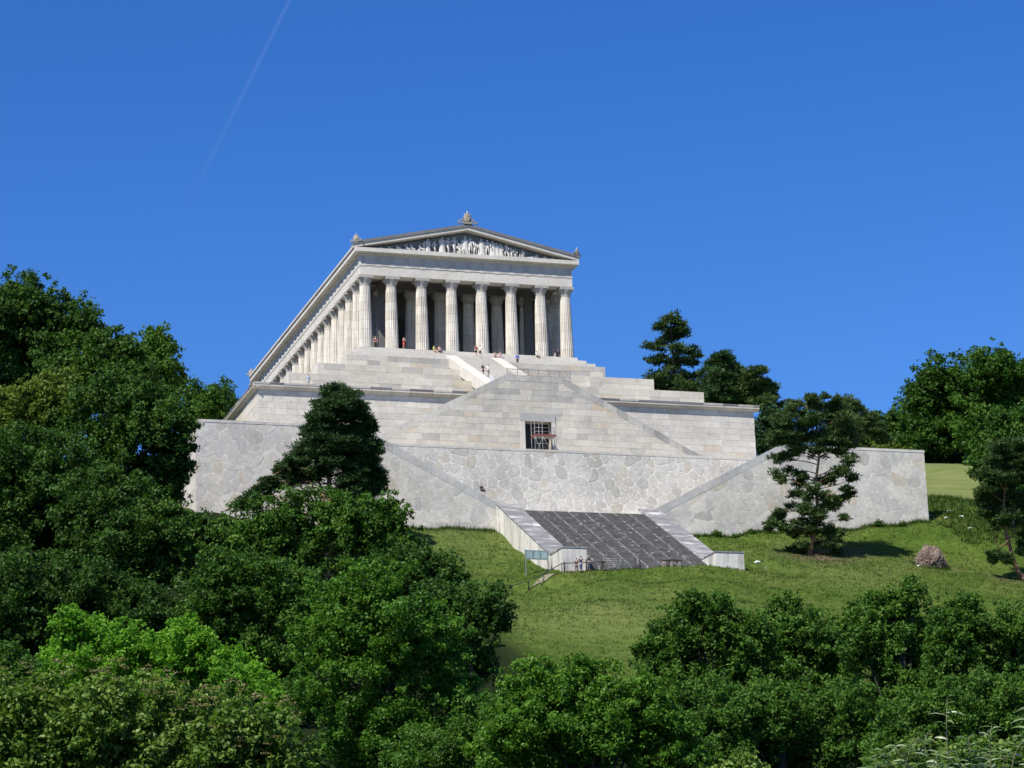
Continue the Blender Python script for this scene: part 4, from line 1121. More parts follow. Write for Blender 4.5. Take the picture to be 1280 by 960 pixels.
# bottom centre and right
G_R = 'trees in front of the hill'
broad_tree('hornbeam_tree', 'fresh green bushy tree in the bottom centre below the grass slope', 'tree', 112, [(660,862,34),(700,858,36),(745,862,36),(785,868,32),(640,890,32),(690,905,44),(745,910,44),(800,905,40),(650,940,46),(720,950,48),(790,955,46),(845,930,36),(615,935,36),(728,826,9),(732,842,12),(820,870,24),(860,965,36)], L_FRONT, 4.9, group=G_R, sub=(.14, .34), tone0=.55)
broad_tree('hornbeam_tree', 'dark green tree on the right of the grass slope with a rounded top', 'tree', 146, [(840,800,32),(870,775,28),(905,775,28),(858,752,14),(890,756,14),(820,830,30),(870,830,44),(925,815,40),(950,790,24),(850,880,44),(910,880,46),(960,860,40),(900,930,46),(960,920,44)], L_MID, 4.8, group=G_R, sub=(.15, .36), tone0=.5)
broad_tree('hornbeam_tree', 'mid green tree to the right of the rounded dark one', 'tree', 150, [(985,770,24),(1005,790,28),(990,752,12),(1030,800,30),(975,810,34),(1045,825,26),(1015,845,42),(990,890,44),(1050,880,40),(1030,935,46),(980,950,40),(1060,920,34)], L_MID, 4.8, group=G_R, sub=(.15, .36), tone0=.58)
broad_tree('hornbeam_tree', 'leafy tree with a thin shoot sticking up below the brown root heap', 'tree', 138, [(1085,765,24),(1115,760,24),(1140,752,20),(1138,735,8),(1139,725,6),(1075,800,30),(1120,800,38),(1160,790,32),(1090,850,42),(1145,850,42),(1110,900,44),(1160,905,40),(1175,820,30)], L_MID, 4.9, group=G_R, sub=(.15, .36), tone0=.52)
broad_tree('hornbeam_tree', 'broad dark green tree filling the right edge at the foot of the hill', 'tree', 132, [(1190,775,28),(1225,785,30),(1260,780,26),(1205,760,18),(1285,790,30),(1200,830,38),(1250,835,42),(1215,885,44),(1275,880,42),(1290,840,36),(1240,930,44),(1190,940,40),(1290,930,40)], L_MID, 4.9, group=G_R, sub=(.15, .36), tone0=.45)
broad_tree('hazel_bush', 'thicket of bushes below the two right hand trees at the bottom edge', 'bush', 122, [(890,880,34),(930,900,36),(980,890,36),(1030,895,36),(900,940,40),(960,945,42),(1020,950,42),(1070,940,38),(860,950,34),(1080,890,32),(1110,930,34)], L_MID, 4.7, group='bushes along the bottom edge', tone0=.5)
broad_tree('hazel_bush', 'bushes under the broad dark tree in the right corner behind the willow', 'bush', 108, [(1140,895,32),(1180,880,30),(1225,885,34),(1270,875,34),(1120,945,34),(1170,940,36),(1220,945,36),(1280,935,36)], L_MID, 4.8, group='bushes along the bottom edge', tone0=.58)
broad_tree('hazel_bush', 'low bushes between the front maple and the bottom centre tree', 'bush', 120, [(600,905,30),(570,940,36),(620,950,36),(660,945,34),(520,955,36),(700,955,34),(750,950,32)], L_MID, 4.7, group='bushes along the bottom edge', tone0=.45)
# right side and behind
G_B = 'forest trees on the hill behind the right wing'
broad_tree('beech_tree', 'tall round forest tree forming the first high crown beyond the mown field', 'tree', 405, [(1165,475,26),(1180,465,24),(1150,495,22),(1190,500,32),(1165,525,34),(1205,480,20),(1150,550,30),(1200,545,34),(1175,570,28)], L_MID, 4.4, group=G_B, tone0=.2)
broad_tree('beech_tree', 'highest forest crown on the hilltop at the right', 'tree', 398, [(1212,462,22),(1235,455,24),(1260,458,22),(1225,490,34),(1260,490,32),(1225,530,36),(1262,535,36),(1285,470,28),(1290,510,34),(1235,565,28)], L_MID, 4.4, group=G_B, tone0=.26)
broad_tree('beech_tree', 'leafy mid green forest tree at the right edge behind the leaning pine', 'tree', 330, [(1262,530,30),(1290,540,30),(1245,565,28),(1275,580,34),(1240,600,22),(1232,585,12),(1285,620,34),(1250,630,28),(1275,660,28)], L_MID, 4.4, group=G_B, tone0=.34)
broad_tree('beech_tree', 'low forest trees in the saddle right of the lone pine', 'tree', 415, [(1120,540,20),(1140,535,16),(1100,550,22),(1128,562,24),(1085,560,24),(1150,565,22),(1070,565,22),(1175,578,16),(1095,530,14),(1118,524,14),(1138,520,15),(1128,545,18)], L_MID, 4.2, group=G_B, tone0=.25)
broad_tree('beech_tree', 'pale green bush along the upper edge of the right wing wall', 'tree', 372, [(1100,562,12),(1116,564,11),(1085,566,10),(1130,568,10)], L_OLIVE, 3.8, group=G_B, tone0=.3)
G_P = 'pine trees behind the right end of the base'
pine_tree('pine_tree', 'tallest dark pine with gappy tiers against the sky behind the stone base', 400, [(838,400,13),(826,409,11),(850,408,12),(840,420,13),(856,414,8),(812,434,9),(826,432,11),(848,437,13),(864,440,10),(873,445,6),(820,452,12),(842,456,13),(866,454,10),(836,470,15),(820,474,14),(856,474,13),(872,470,8),(828,486,17),(850,488,18),(812,484,12),(868,488,10)], L_PINE2, tuple(at_depth(842, 500, 400)[:2]), trunk_pts=[(845,490),(842,450),(840,425),(838,400)], group=G_P, bark=M_BARKG, Lpx=3.8, rs=1.02, fk=.25)
pine_tree('pine_tree', 'broad cone shaped dark pine right of the tallest one', 396, [(903,447,12),(898,458,15),(914,460,14),(890,472,15),(908,474,18),(926,472,12),(885,488,16),(904,490,20),(924,488,17),(880,500,14),(900,505,18),(930,503,18)], L_PINE, tuple(at_depth(905, 520, 396)[:2]), group=G_P, bark=M_BARKG, Lpx=3.8, dens=1.3, flat=.7, tone0=.55)
pine_tree('pine_tree', 'lighter pine with branches spreading down to the right above the cornice end', 392, [(940,466,9),(950,463,8),(938,478,12),(952,480,11),(935,492,14),(955,492,12),(966,483,6),(962,500,9),(974,506,6),(945,505,13),(968,512,6)], L_PINE2, tuple(at_depth(945, 520, 392)[:2]), group=G_P, bark=M_BARKG, Lpx=3.8, tone0=.55)
broad_tree('yew_tree', 'very dark shadowed evergreen beside the right end of the base wall', 'tree', 372, [(962,518,14),(958,535,18),(975,530,16),(968,552,20),(955,560,16),(985,548,16),(980,568,16)], L_PINE, 3.6, tone0=.2)
pine_tree('pine_tree', 'pine crown in the row just right of and behind the lone pine', 352, [(1052,508,14),(1068,512,13),(1040,520,14),(1060,528,16),(1082,530,13),(1088,520,9),(1080,545,15),(1055,545,16),(1100,535,9),(1105,550,10)], L_PINE2, tuple(at_depth(1066, 580, 352)[:2]), bark=M_BARKG, group='pines beside the right wing', Lpx=3.4, flat=.7)
# the two big pines by the wings
tR = float(np.dot(np.array([25, -54.5, -38])-CAM, FWD))
pine_tree('pine_tree', 'lone spreading pine with open branches standing on grass before the right wing wall', tR,
 [(1013,497,7),(1031,496,6),(998,506,7),(1046,499,6),(988,504,5),(1060,510,6),(985,512,11),(978,526,14),(1000,518,12),(1020,508,14),(1040,508,12),(1012,526,17),(1036,524,17),(1055,522,12),(985,542,17),(1008,546,17),(1034,546,18),(1056,544,14),(970,548,10),(1064,556,9),(1050,562,13),(1022,564,14),(996,562,13),
  (972,574,9),(984,570,9),(968,592,8),(976,600,8),(985,588,6),(1060,576,10),(1052,590,12),(1066,598,8),(1058,612,8),(1040,600,10),(1063,618,6),(1005,596,7),(1016,612,10),(996,618,9),(1030,624,10),(1042,634,9),(988,634,8),
  (1006,640,11),(1024,646,10),(972,648,9),(964,656,9),(980,660,9),(992,668,9),(1012,664,11),(1034,664,12),(1048,668,8),(960,662,6),(1020,680,10),(1004,682,8),(1038,680,9),(1000,604,8),(1030,600,9),(1048,626,8),(975,640,7),(1018,652,10),(1055,648,7),(998,655,9),(988,690,8),(1046,690,8),(1026,636,8),(1010,624,7)],
 L_PINE2, (25, -54.5), trunk_pts=[(1017,670),(1022,640),(1020,600),(1024,570),(1020,540),(1022,515)], r0=.34, zj=1.3, Lpx=3.8, dens=1.0, tone0=.55, rs=1.08, fk=.22, flat=.7)
tL = float(np.dot(np.array([-31.5, -52.5, -33])-CAM, FWD))
def pl_extra(mb, org):
    for P_, r in (([(407,640),(404,620),(400,605),(392,590)], .22), ([(420,640),(424,615),(428,600),(430,580)], .26), ([(400,640),(385,615),(370,605),(345,600)], .12), ([(395,635),(378,618),(368,616)], .10), ([(352,588),(335,598),(318,606),(312,610)], .06), ([(404,630),(392,610),(378,585)], .12)):
        mb.tube([Vector(at_depth(u, v, tL+random.uniform(-.6, .6))-org) for u, v in P_], [r, r*.85, r*.65, r*.4], 6)
pine_tree('pine_tree', 'big dense conical pine in front of the left wing wall and base', tL,
 [(420,488,13),(430,492,14),(411,496,12),(440,500,14),(402,506,12),(424,506,18),(448,510,11),(395,520,11),(412,522,18),(436,522,18),(456,522,9),(392,534,12),(405,540,20),(430,540,20),(452,538,14),(466,536,7),(386,552,13),(405,558,20),(430,558,20),(452,556,16),(470,556,9),
  (374,566,12),(392,572,16),(416,576,18),(440,574,18),(460,572,14),(474,564,6),(360,578,11),(376,584,13),(398,588,15),(440,590,18),(462,586,14),(348,586,7),(356,594,9),(342,600,8),(330,606,8),(346,610,9),(324,612,8),(366,602,11),(384,600,9),
  (436,604,15),(456,602,15),(472,600,9),(476,592,6),(312,618,8),(304,626,8),(318,626,9),(298,634,6),(310,636,8),(445,618,14),(465,616,12),(478,614,6),(462,628,10),(335,622,7)],
 L_PINE, (-31.5, -52.5), trunk_pts=[(411,620),(412,590),(416,560),(420,520),(424,492)], r0=.46, zj=1.5, Lpx=3.8, dens=1.05, tone0=.5, bark=M_BARKP, extra=pl_extra)
tF = float(np.dot(np.array([47.5, -64, -42])-CAM, FWD))
def fr_extra(mb, org):
    for P_, r in (([(1258,680),(1248,684),(1243,672),(1242,662)], .10), ([(1258,678),(1266,668),(1278,660),(1290,640)], .12), ([(1266,668),(1262,650),(1275,645)], .08), ([(1260,690),(1250,695),(1240,690)], .06)):
        mb.tube([Vector(at_depth(u, v, tF+random.uniform(-.8, .3))-org) for u, v in P_], [r, r*.8, r*.55, r*.3][:len(P_)], 5)
pine_tree('pine_tree', 'leaning old pine with bare twisted lower boughs at the right edge', tF,
 [(1250,560,13),(1265,556,14),(1280,560,14),(1240,576,12),(1258,578,16),(1278,580,16),(1232,594,11),(1248,598,14),(1268,600,15),(1288,596,14),(1230,614,10),(1244,620,12),(1270,622,12),(1225,630,7),(1240,640,11),(1262,645,10),(1285,632,14),(1246,656,10),(1228,642,7),(1250,692,8),(1242,700,8),(1260,700,8),(1236,692,5),(1276,690,9),(1285,670,10),(1288,655,9)],
 L_PINE2, (47.5, -64), trunk_pts=[(1271,712),(1264,690),(1258,670),(1254,640),(1256,615),(1256,590),(1262,560)], r0=.36, zj=1.2, Lpx=3.4, extra=fr_extra, bark=M_BARKP, tone0=.35)
# silvery willow, close by
tW = 40.0
wb = at_depth(1200, 960, tW); gz = zt1(wb[0], wb[1])
W_ = thing('willow_bush', 'silvery long leaved willow shoots in the bottom right corner', 'shrub', (wb[0], wb[1], gz))
org = np.array([wb[0], wb[1], gz]); mbs = MB(); wl = []
def wleaf(p, d, L, wd):
    d = Vector(d).normalized(); s = d.cross(Vector((random.uniform(-.4, .4), random.uniform(-1, 1), random.uniform(-.5, 1)))).normalized(); n = s.cross(d)
    vs = []
    for f, q in ((0, .15), (.2, .75), (.5, 1), (.8, .6), (1, .05)):
        c = Vector(p)+d*L*f+Vector((0, 0, -1))*L*.45*f*f
        vs += [c-s*wd*q*.5+n*wd*.15*q, c, c+s*wd*q*.5+n*wd*.15*q]
    fs = []
    for i in range(4):
        fs += [(i*3, i*3+1, i*3+4, i*3+3), (i*3+1, i*3+2, i*3+5, i*3+4)]
    return vs, fs
shoots = [((1186,965),(1184,930),(1183,900),(1184,872)), ((1240,975),(1238,945),(1237,925),(1240,905)), ((1130,975),(1132,955),(1138,935),(1150,922)), ((1165,975),(1162,950),(1155,930),(1160,915)), ((1262,975),(1268,945),(1275,930),(1282,918)),
          ((1210,975),(1208,950),(1214,935),(1210,922)), ((1110,980),(1108,962),(1112,945),(1104,938)), ((1290,965),(1284,930),(1285,905),(1288,880)), ((1145,980),(1140,962),(1122,940),(1118,930)), ((1225,980),(1222,962),(1228,948),(1222,938)), ((1085,985),(1090,968),(1098,955),(1094,946)), ((1180,985),(1176,965),(1170,950),(1172,938)), ((1252,985),(1250,965),(1256,950),(1250,938)), ((1200,985),(1196,968),(1200,955),(1194,945))]
rest = MB(); cnt = 0
for sh_ in shoots:
    dt = random.uniform(-.9, .9)
    P_ = [Vector(at_depth(u, v, tW+dt)-org) for u, v in sh_]
    root = Vector((P_[0].x*.6, P_[0].y*.6, 0))
    mbs.tube([root]+P_, [.022, .014, .010, .007, .003], 5)
    L_tot = len(P_)-1
    for k in range(24):
        f = (k+.5)/24*L_tot; i = min(int(f), L_tot-1); p_ = P_[i].lerp(P_[i+1], f-i)
        a = k*2.4+random.uniform(-.4, .4)
        d = (math.cos(a), math.sin(a), random.uniform(.15, .9))
        vs, fs = wleaf(p_, d, random.uniform(.22, .40)*(1 if f < 2.3 else .75), random.uniform(.028, .042))
        if cnt < 290:
            mb = MB(); mb.add(vs, fs, 0, True); m_ = mb.mesh('leaf', L_WILLOW)
            at = m_.attributes.new('tone', 'FLOAT', 'POINT'); at.data.foreach_set('value', [min(1, max(0, random.gauss(.5, .3)))]*len(vs)); link('leaf', m_, W_)
        else: rest.add(vs, fs, 0, True)
        cnt += 1
m_ = rest.mesh('foliage', L_WILLOW); at = m_.attributes.new('tone', 'FLOAT', 'POINT'); at.data.foreach_set('value', [random.random() for _ in m_.vertices]); tag(link('foliage', m_, W_), kind='stuff')
mbs.build('stems', plain('willow stem', (.16, .17, .08), .7), W_)
broad_tree('willow_bush', 'low yellowish undergrowth bush under the silvery willow shoots', 'shrub', 44, [(1150,950,30),(1200,955,30),(1250,950,30),(1110,965,26),(1285,955,28),(1180,975,34),(1230,975,34)], L_SHRUB, 6.4, sub=(.18,.3), tone0=.5, dens=.8)
broad_tree('dogwood_shrub', 'small umbel topped bush at the bottom edge between the dark trees', 'shrub', 50, [(915,962,16),(935,955,14),(900,970,14),(890,975,14),(950,970,14)], L_SHRUB, 6.5, sub=(.18,.3), tone0=.7)
# ------------------------------------------------------------------ small things
def drop(u, v, y):
    p_ = at_y(u, v, y); return p_
M_STEEL = plain('galvanised steel', (.25, .255, .26), .5, .4, .08)
M_WOODP = plain('dark weathered wood', (.06, .05, .04), .9)
M_RAIL = plain('grey painted handrail', (.07, .075, .075), .5, .3, .1)
M_WHITE = plain('white board', (.72, .72, .70), .5, 0, .04)
# scaffold in the doorway
t0 = thing('scaffold', 'metal scaffold tower with red toe boards standing in the dark doorway', 'scaffold', (0, 0, 0))
tube = lambda a, b_, r=.04, nm='tube', m=M_STEEL: (lambda mb: (mb.tube([a, b_], r, 6), mb.build(nm, m, t0)))(MB())
sx0, sx1, sy0, sy1, sz0 = -.75, 2.0, DY-1.75, DY-.35, -23.6
for x in (sx0, .25, sx1):
    for y in (sy0, sy1): tube((x, y, sz0), (x, y, -17.0), .035, 'pole')
pz = -19.0
mb = MB()
for k in range(4): mb.box(sx0, sx1, sy0+.02+k*.34, sy0+.33+k*.34, pz-.05, pz)
mb.build('platform', plain('pale aluminium deck', (.34, .33, .31), .6, .2), t0)
M_RED = plain('red toe board', (.19, .05, .038), .6)
mb = MB(); mb.box(sx0-.06, sx1+.06, sy0-.05, sy0-.02, pz+.002, pz+.22); mb.build('toe_board', M_RED, t0)
mb = MB(); mb.box(sx0-.06, sx0-.03, sy0, sy1, pz+.002, pz+.22); mb.build('toe_board', M_RED, t0)
for z in (pz+.55, pz+1.05):
    tube((sx0, sy0, z), (sx1, sy0, z), .025, 'rail'); tube((sx0, sy0, z), (sx0, sy1, z), .025, 'rail')
tube((sx0, sy0, pz-1.0), (sx1, sy0, pz-1.0), .025, 'rail'); tube((sx0, sy0, pz-2.8), (.25, sy0, pz-.1), .024, 'brace'); tube((.25, sy0, pz-.1), (sx1, sy0, pz-2.8), .024, 'brace')
tube((sx0, sy0, pz-.1), (.25, sy0, pz-2.6), .024, 'brace'); tube((sx1, sy0, pz-1.0), (sx1+1.5, sy0-.1, sz0), .04, 'outrigger'); tube((sx1, sy1, pz-1.0), (sx1+1.9, sy1, sz0), .04, 'outrigger'); tube((sx0, sy0, pz-1.4), (sx0-.6, sy0-.3, sz0), .04, 'outrigger')
# lattice railing on the landing
t0 = thing('lattice_railing', 'thin crossed lattice railing along the top landing at the foot of the upper stairs', 'railing', (0, 0, 0))
ly = DY+.3; lz = LZ+.003; xa, xb = -3.5, 4.9
mb = MB(); mb.box(xa, xb, ly-.03, ly+.03, lz+.86, lz+.93); mb.build('top_rail', M_BARKW, t0)
mb = MB(); mb.box(xa, xb, ly-.03, ly+.03, lz+.06, lz+.12); mb.build('bottom_rail', M_BARKW, t0)
n = 6
for k in range(n+1):
    x = xa+(xb-xa)*k/n; mb = MB(); mb.box(x-.035, x+.035, ly-.035, ly+.035, lz-(.9 if x > LX else 0), lz+1.0); mb.build('post', M_BARKW, t0)
mb = MB(); nb = 26
for k in range(nb):
    x0_ = xa+(xb-xa)*k/nb; x1_ = x0_+(xb-xa)/nb*1.6
    if x1_ <= xb:
        mb.tube([(x0_, ly-.01, lz+.12), (x1_, ly-.01, lz+.86)], .022, 4); mb.tube([(x1_, ly+.012, lz+.12), (x0_, ly+.012, lz+.86)], .022, 4)
mb.build('lattice', M_BARKW, t0)
p_ = at_y(614.5, 474, DY+.1)
t0 = thing('notice_board', 'small white board leaning at the left end of the top landing', 'sign', (p_[0], DY+.1, p_[2]-.55))
mb = MB(); mb.box(-.28, .28, -.03, .03, .12, 1.05); mb.build('panel', M_WHITE, t0)
mb = MB(); mb.box(-.24, -.18, .031, .08, -.3, .9); mb.build('leg', M_BARKW, t0); mb = MB(); mb.box(.18, .24, .031, .08, -.3, .9); mb.build('leg', M_BARKW, t0)
# information board on the grass
p_ = at_y(671, 700, -65.0); gz = zt1(p_[0], p_[1])
t0 = thing('information_board', 'three panelled grey green information board on posts beside the left parapet', 'sign', (p_[0], p_[1], gz), R_(4))
zc = p_[2]+.55-gz; h_ = 1.02
for x in (-1.32, 1.32):
    mb = MB(); mb.box(x-.05, x+.05, -.05, .05, -.4, zc+h_/2+.06); mb.build('post', M_STEEL, t0)
for x in (-.86, 0, .86):
    mb = MB(); mb.box(x-.42, x+.42, -.06, -.01, zc-h_/2, zc+h_/2)
    pn = mb.build('panel', plain('grey green notice panel', (.17, .24, .23), .5, 0, .1) if x < -.5 else bpy.data.materials['grey green notice panel'], t0)
    mb = MB(); mb.box(x-.33, x+.33, -.067, -.061, zc-h_*.36, zc+h_*.36); mb.build('sheet', plain('pale notice sheet', (.27, .36, .36), .5, 0, .2, 3) if x < -.5 else bpy.data.materials['pale notice sheet'], pn)
# path and handrail
pp = [(632,752,-74.5),(642,744,-73.0),(662,735,-71.4),(684,727,-70.2),(704,718,-69.2),(720,713,-68.6),(738,711,-68.2),(760,711,-68.2)]
P3 = [at_y(u, v, y) for u, v, y in pp]
mb = MB(); vs = []; fs = []
cl = []
for a, b_ in zip(P3[:-1], P3[1:]):
    for f in (0, .25, .5, .75): cl.append(a+(b_-a)*f)
cl.append(P3[-1])
for i, c in enumerate(cl):
    d = cl[min(i+1, len(cl)-1)]-cl[max(i-1, 0)]; nrm = np.array([-d[1], d[0], 0]); nrm /= np.linalg.norm(nrm)
    for s in (-.5, -.17, .17, .5):
        q = c+nrm*s; vs.append((q[0], q[1], zt1(q[0], q[1])+.06))
for i in range(len(cl)-1):
    for k in range(3): fs.append((i*4+k, (i+1)*4+k, (i+1)*4+k+1, i*4+k+1))
mb.add(vs, fs, 0, True); tag(mb.build('path', plain('trodden gravel path', (.19, .175, .12), .95, 0, .35, 2)), 'narrow gravel path climbing to the foot of the ramp stairs', kind='structure')
t0 = thing('handrail', 'grey handrail on short posts climbing beside the gravel path', 'railing', (0, 0, 0))
hp_ = []
for u, v, y in [(628,753,-75.5),(640,747,-74.6),(661,738,-72.6),(680,737,-71.6),(703,727,-70.6),(735,712,-69.6),(757,709,-69.2)]:
    q = at_y(u, v, y); hp_.append((q[0], q[1], zt1(q[0], q[1])))
mb = MB(); mb.tube([(x, y, z+1.0) for x, y, z in hp_], .05, 6, smooth=True); mb.build('rail', M_RAIL, t0)
for x, y, z in hp_:
    mb = MB(); mb.tube([(x, y, z-.3), (x, y, z+.99)], .055, 6); mb.build('post', M_RAIL, t0)
# gate and its posts
ga, gb = at_y(754, 709, -69.0), at_y(798, 709.5, -69.0)
gz = (zt1(ga[0], -69)+zt1(gb[0], -69))/2
t0 = thing('field_gate', 'low galvanised bar gate in front of the dark steps', 'gate', (ga[0], -69.0, gz), math.atan2(0, 1))
GL = gb[0]-ga[0]
for k in range(5):
    z = .25+k*.24; mb = MB(); mb.tube([(.05, 0, z), (GL-.05, 0, z)], .028, 6); mb.build('bar', M_STEEL, t0)
for x in (.05, GL*.5, GL-.05):
    mb = MB(); mb.tube([(x, -.03, .22), (x, -.03, 1.24)], .032, 6); mb.build('upright', M_STEEL, t0)
G_G = 'dark posts by the gate'
for u, y, h, lab in ((753,-69.2,1.35,'dark wooden post at the left end of the bar gate'), (800,-69.2,1.35,'dark wooden post at the right end of the bar gate'), (733,-68.6,1.3,'dark post beside the small group of visitors')):
    q = at_y(u, 709, y); z = zt1(q[0], y)
    t0 = MB(); t0.tube([(0, 0, -.3), (0, 0, h*.98), (0, 0, h)], [.09, .085, .06], 8)
    o = t0.build('gate_post', M_WOODP); o.location = (q[0], y, z); tag(o, lab, 'post', G_G)
q = at_y(705.5, 712, -69.2); mb = MB(); mb.tube([(0, 0, -.3), (0, 0, 1.15), (0, 0, 1.2)], [.1, .1, .05], 8); o = mb.build('gate_post', M_WOODP); o.location = (q[0], -69.2, zt1(q[0], -69.2)); tag(o, 'dark post in front of the left pedestal corner', 'post', G_G)
# bench
q = at_y(840, 710, -69.3); gz = zt1(q[0], q[1])
t0 = thing('bench', 'low dark topped bench on pale supports before the ramp steps', 'bench', (q[0], q[1], gz))
mb = MB(); mb.box(-1.15, 1.15, -.22, .22, .62, .74); mb.build('seat', M_WOODP, t0)
for x in (-.95, -.1, .8):
    mb = MB(); mb.box(x-.16, x+.16, -.18, .18, -.2, .615); mb.build('leg', M_BARKW, t0)
# fence post with its stone on the right grass
for u, v, y, lab in ((957,714,-66,'short weathered stake right of the right pedestal'),):
    q = at_y(u, v, y); mb = MB(); mb.tube([(0, 0, -.2), (.02, 0, .75), (.02, 0, .8)], [.05, .05, .03], 6); o = mb.build('stake', M_BARKW); o.location = (q[0], q[1], zt1(q[0], q[1])); tag(o, lab, 'post')
# white stones on the rough grass
G_S = 'white stones lying in the rough grass'
labs = {0: 'white stone close to the lower corner of the right wing wall', 1: 'largest white stone, uppermost in the rough grass right of the wing', 2: 'second white stone right of the uppermost one in the rough grass', 3: 'small white stone between the wing corner and the larger ones', 4: 'white stone by itself farthest right near the leaning pine', 5: 'tiny white stone below the pair of larger ones', 6: 'tiny white stone right of the larger pair', 7: 'white stone on the mown grass right of the pedestal', 8: 'small white stone above the brown root heap to its left'}
for i, (u, v, y, s) in enumerate(((1163,645,-43,.22),(1187,641,-42,.34),(1202,647,-44,.24),(1183,648,-44,.18),(1244,660,-48,.30),(1213,661,-48,.16),(1217,650,-45,.14),(947,704,-64,.24),(1149,708,-60,.18))):
    lo_, hi_ = y-25, y+25
    best = min(np.linspace(lo_, hi_, 101), key=lambda yy: abs(at_y(u, v, yy)[2]-zt1(at_y(u, v, yy)[0], yy)))
    q = at_y(u, v, best); bm = bmesh.new(); bmesh.ops.create_icosphere(bm, subdivisions=2, radius=1)
    rr = random.Random(i)
    for vv in bm.verts: vv.co = Vector((vv.co.x*s*1.6, vv.co.y*s, vv.co.z*s*.75))*(1+.25*mnoise.noise(vv.co*1.7+Vector((i*3, 0, 0))))
    me = bpy.data.meshes.new('white_stone'); bm.to_mesh(me); bm.free(); me.materials.append(M_WHITE)
    o = link('white_stone', me); o.location = (q[0], q[1], zt1(q[0], q[1])+s*.35); tag(o, labs[i], 'stone', G_S)
# heap of roots and earth
best = min(np.linspace(-80, -40, 161), key=lambda yy: abs(at_y(1170, 711, yy)[2]-zt1(at_y(1170, 711, yy)[0], yy)))
q = at_y(1170, 711, best); hx, hy, hz = q[0], q[1]+1.3, zt1(q[0], q[1]+1.3)-.25
t0 = thing('root_heap', 'brown heap of uprooted stump and dry earth on the right grass', 'root heap', (hx, hy, hz))
bm = bmesh.new(); bmesh.ops.create_icosphere(bm, subdivisions=5, radius=1)
for vv in bm.verts:
    c = vv.co.copy(); n_ = mnoise.noise(c*1.4+Vector((5, 1, 2)))*.30+mnoise.noise(c*4)*.14+mnoise.noise(c*11)*.07
    k = 1+n_
    vv.co = Vector((c.x*1.75*k, c.y*1.4*k, max(-.3, c.z)*2.1*k+.7+(.25*c.x if c.x < 0 else -.1*c.x)))
me = bpy.data.meshes.new('earth'); bm.to_mesh(me); bm.free(); me.materials.append(plain('dry brown earth', (.16, .12, .095), 1, 0, .55, 3.5)); link('earth', me, t0)
mb = MB()
for k in range(1100):
    d = Vector((random.gauss(0, 1), random.gauss(0, 1), abs(random.gauss(0, .8)))).normalized()
    a = Vector((d.x*1.7, d.y*1.4, d.z*2.2+.45)); dd = (d+Vector((random.gauss(0, .9), random.gauss(0, .9), random.gauss(-.3, .7)))).normalized()
    L = random.uniform(.15, .5); mb.tube([a, a+dd*L*.5, a+dd*L+Vector((0, 0, -.12))], [.035, .025, .008], 3, cap=False)
tag(mb.build('roots', plain('pale dry root', (.24, .185, .15), 1, 0, .4, 3), t0), kind='stuff')

# weeds at the foot of the walls and grass tufts
def tufts(xs, ys, h, nb, wd, tone, name, mats, label=None):
    N = len(xs); zz = zt(xs, ys)
    base = np.stack([xs, ys, zz-.03], 1)
    B = np.repeat(base, nb, 0)+rng.normal(0, 1, (N*nb, 3))*np.array([.12, .12, 0])
    hh = np.repeat(h, nb)[:, None]*rng.uniform(.5, 1.2, (N*nb, 1))
    dr = rng.normal(0, 1, (N*nb, 3)); dr[:, 2] = 0; dr = unit(dr)
    sd_ = np.stack([-dr[:, 1], dr[:, 0], np.zeros(N*nb)], 1)
    a = B-sd_*wd*.5; b_ = B+sd_*wd*.5; c = B+np.array([0, 0, 1.0])*hh*.95+dr*hh*.5
    Q = np.stack([a, b_, c], 1)
    tn = np.repeat(tone, nb)+rng.normal(0, .15, N*nb)
    o = link(name, faces_mesh(name, Q, tn, mats, 3)); tag(o, label, None, None, 'stuff'); return o
L_GRASS = leaf_mat('grass blade', (.040, .086, .011), (.072, .122, .018), (.146, .176, .046), .3, .6, .2)
N = 70000
xs = rng.uniform(-30, 68, N); ys = rng.uniform(-112, -44.5, N)
keep = ~((np.abs(xs) < 10.5) & (ys > -68.5)) & ~((xs < -26) & (ys < -48)) & ~((xs > 45.5) & (ys > -43))
keep &= rng.uniform(0, 1, N) < np.clip(1.15-.010*(-44-ys), .25, 1)
xs, ys = xs[keep], ys[keep]
pn = np.array([mnoise.noise(Vector((a*.16, b*.16, 1))) for a, b in zip(xs, ys)])
pf = np.array([mnoise.noise(Vector((a*.7, b*.7, 4))) for a, b in zip(xs, ys)])
tufts(xs, ys, .16+.16*np.clip(pf+.3, 0, 1), 4, .07, .45+.5*pn, 'grass', L_GRASS, 'meadow grass growing over the slope below the walls')
N = 9000
xs = rng.uniform(46.5, 82, N); ys = rng.uniform(-52, -24, N); pn = rng.normal(0, .1, N)
tufts(xs, ys, .45+rng.uniform(0, .35, N), 4, .10, .22+pn, 'rough_grass', L_GRASS, 'taller darker grass beside the right wing wall')
xa = np.concatenate([rng.uniform(-30, -10.6, 800), rng.uniform(10.6, 46, 1800)]); ya = -44.25-np.abs(rng.normal(0, .35, len(xa)))
tufts(xa, ya, .35+.5*rng.uniform(0, 1, len(xa))**3, 5, .07, .25+rng.normal(0, .2, len(xa)), 'wall_grass', L_GRASS, 'long grass fringe along the foot of the wing walls')
an = rng.uniform(0, 2*math.pi, 260); rd = rng.uniform(1.4, 2.3, 260)
tufts(hx+np.cos(an)*rd, hy+np.sin(an)*rd*.9, .35+.3*rng.uniform(0, 1, 260), 4, .07, .4+rng.normal(0, .2, 260), 'heap_grass', L_GRASS, 'tall grass growing round the brown root heap')
G_W = 'weeds at the foot of the right wing wall'
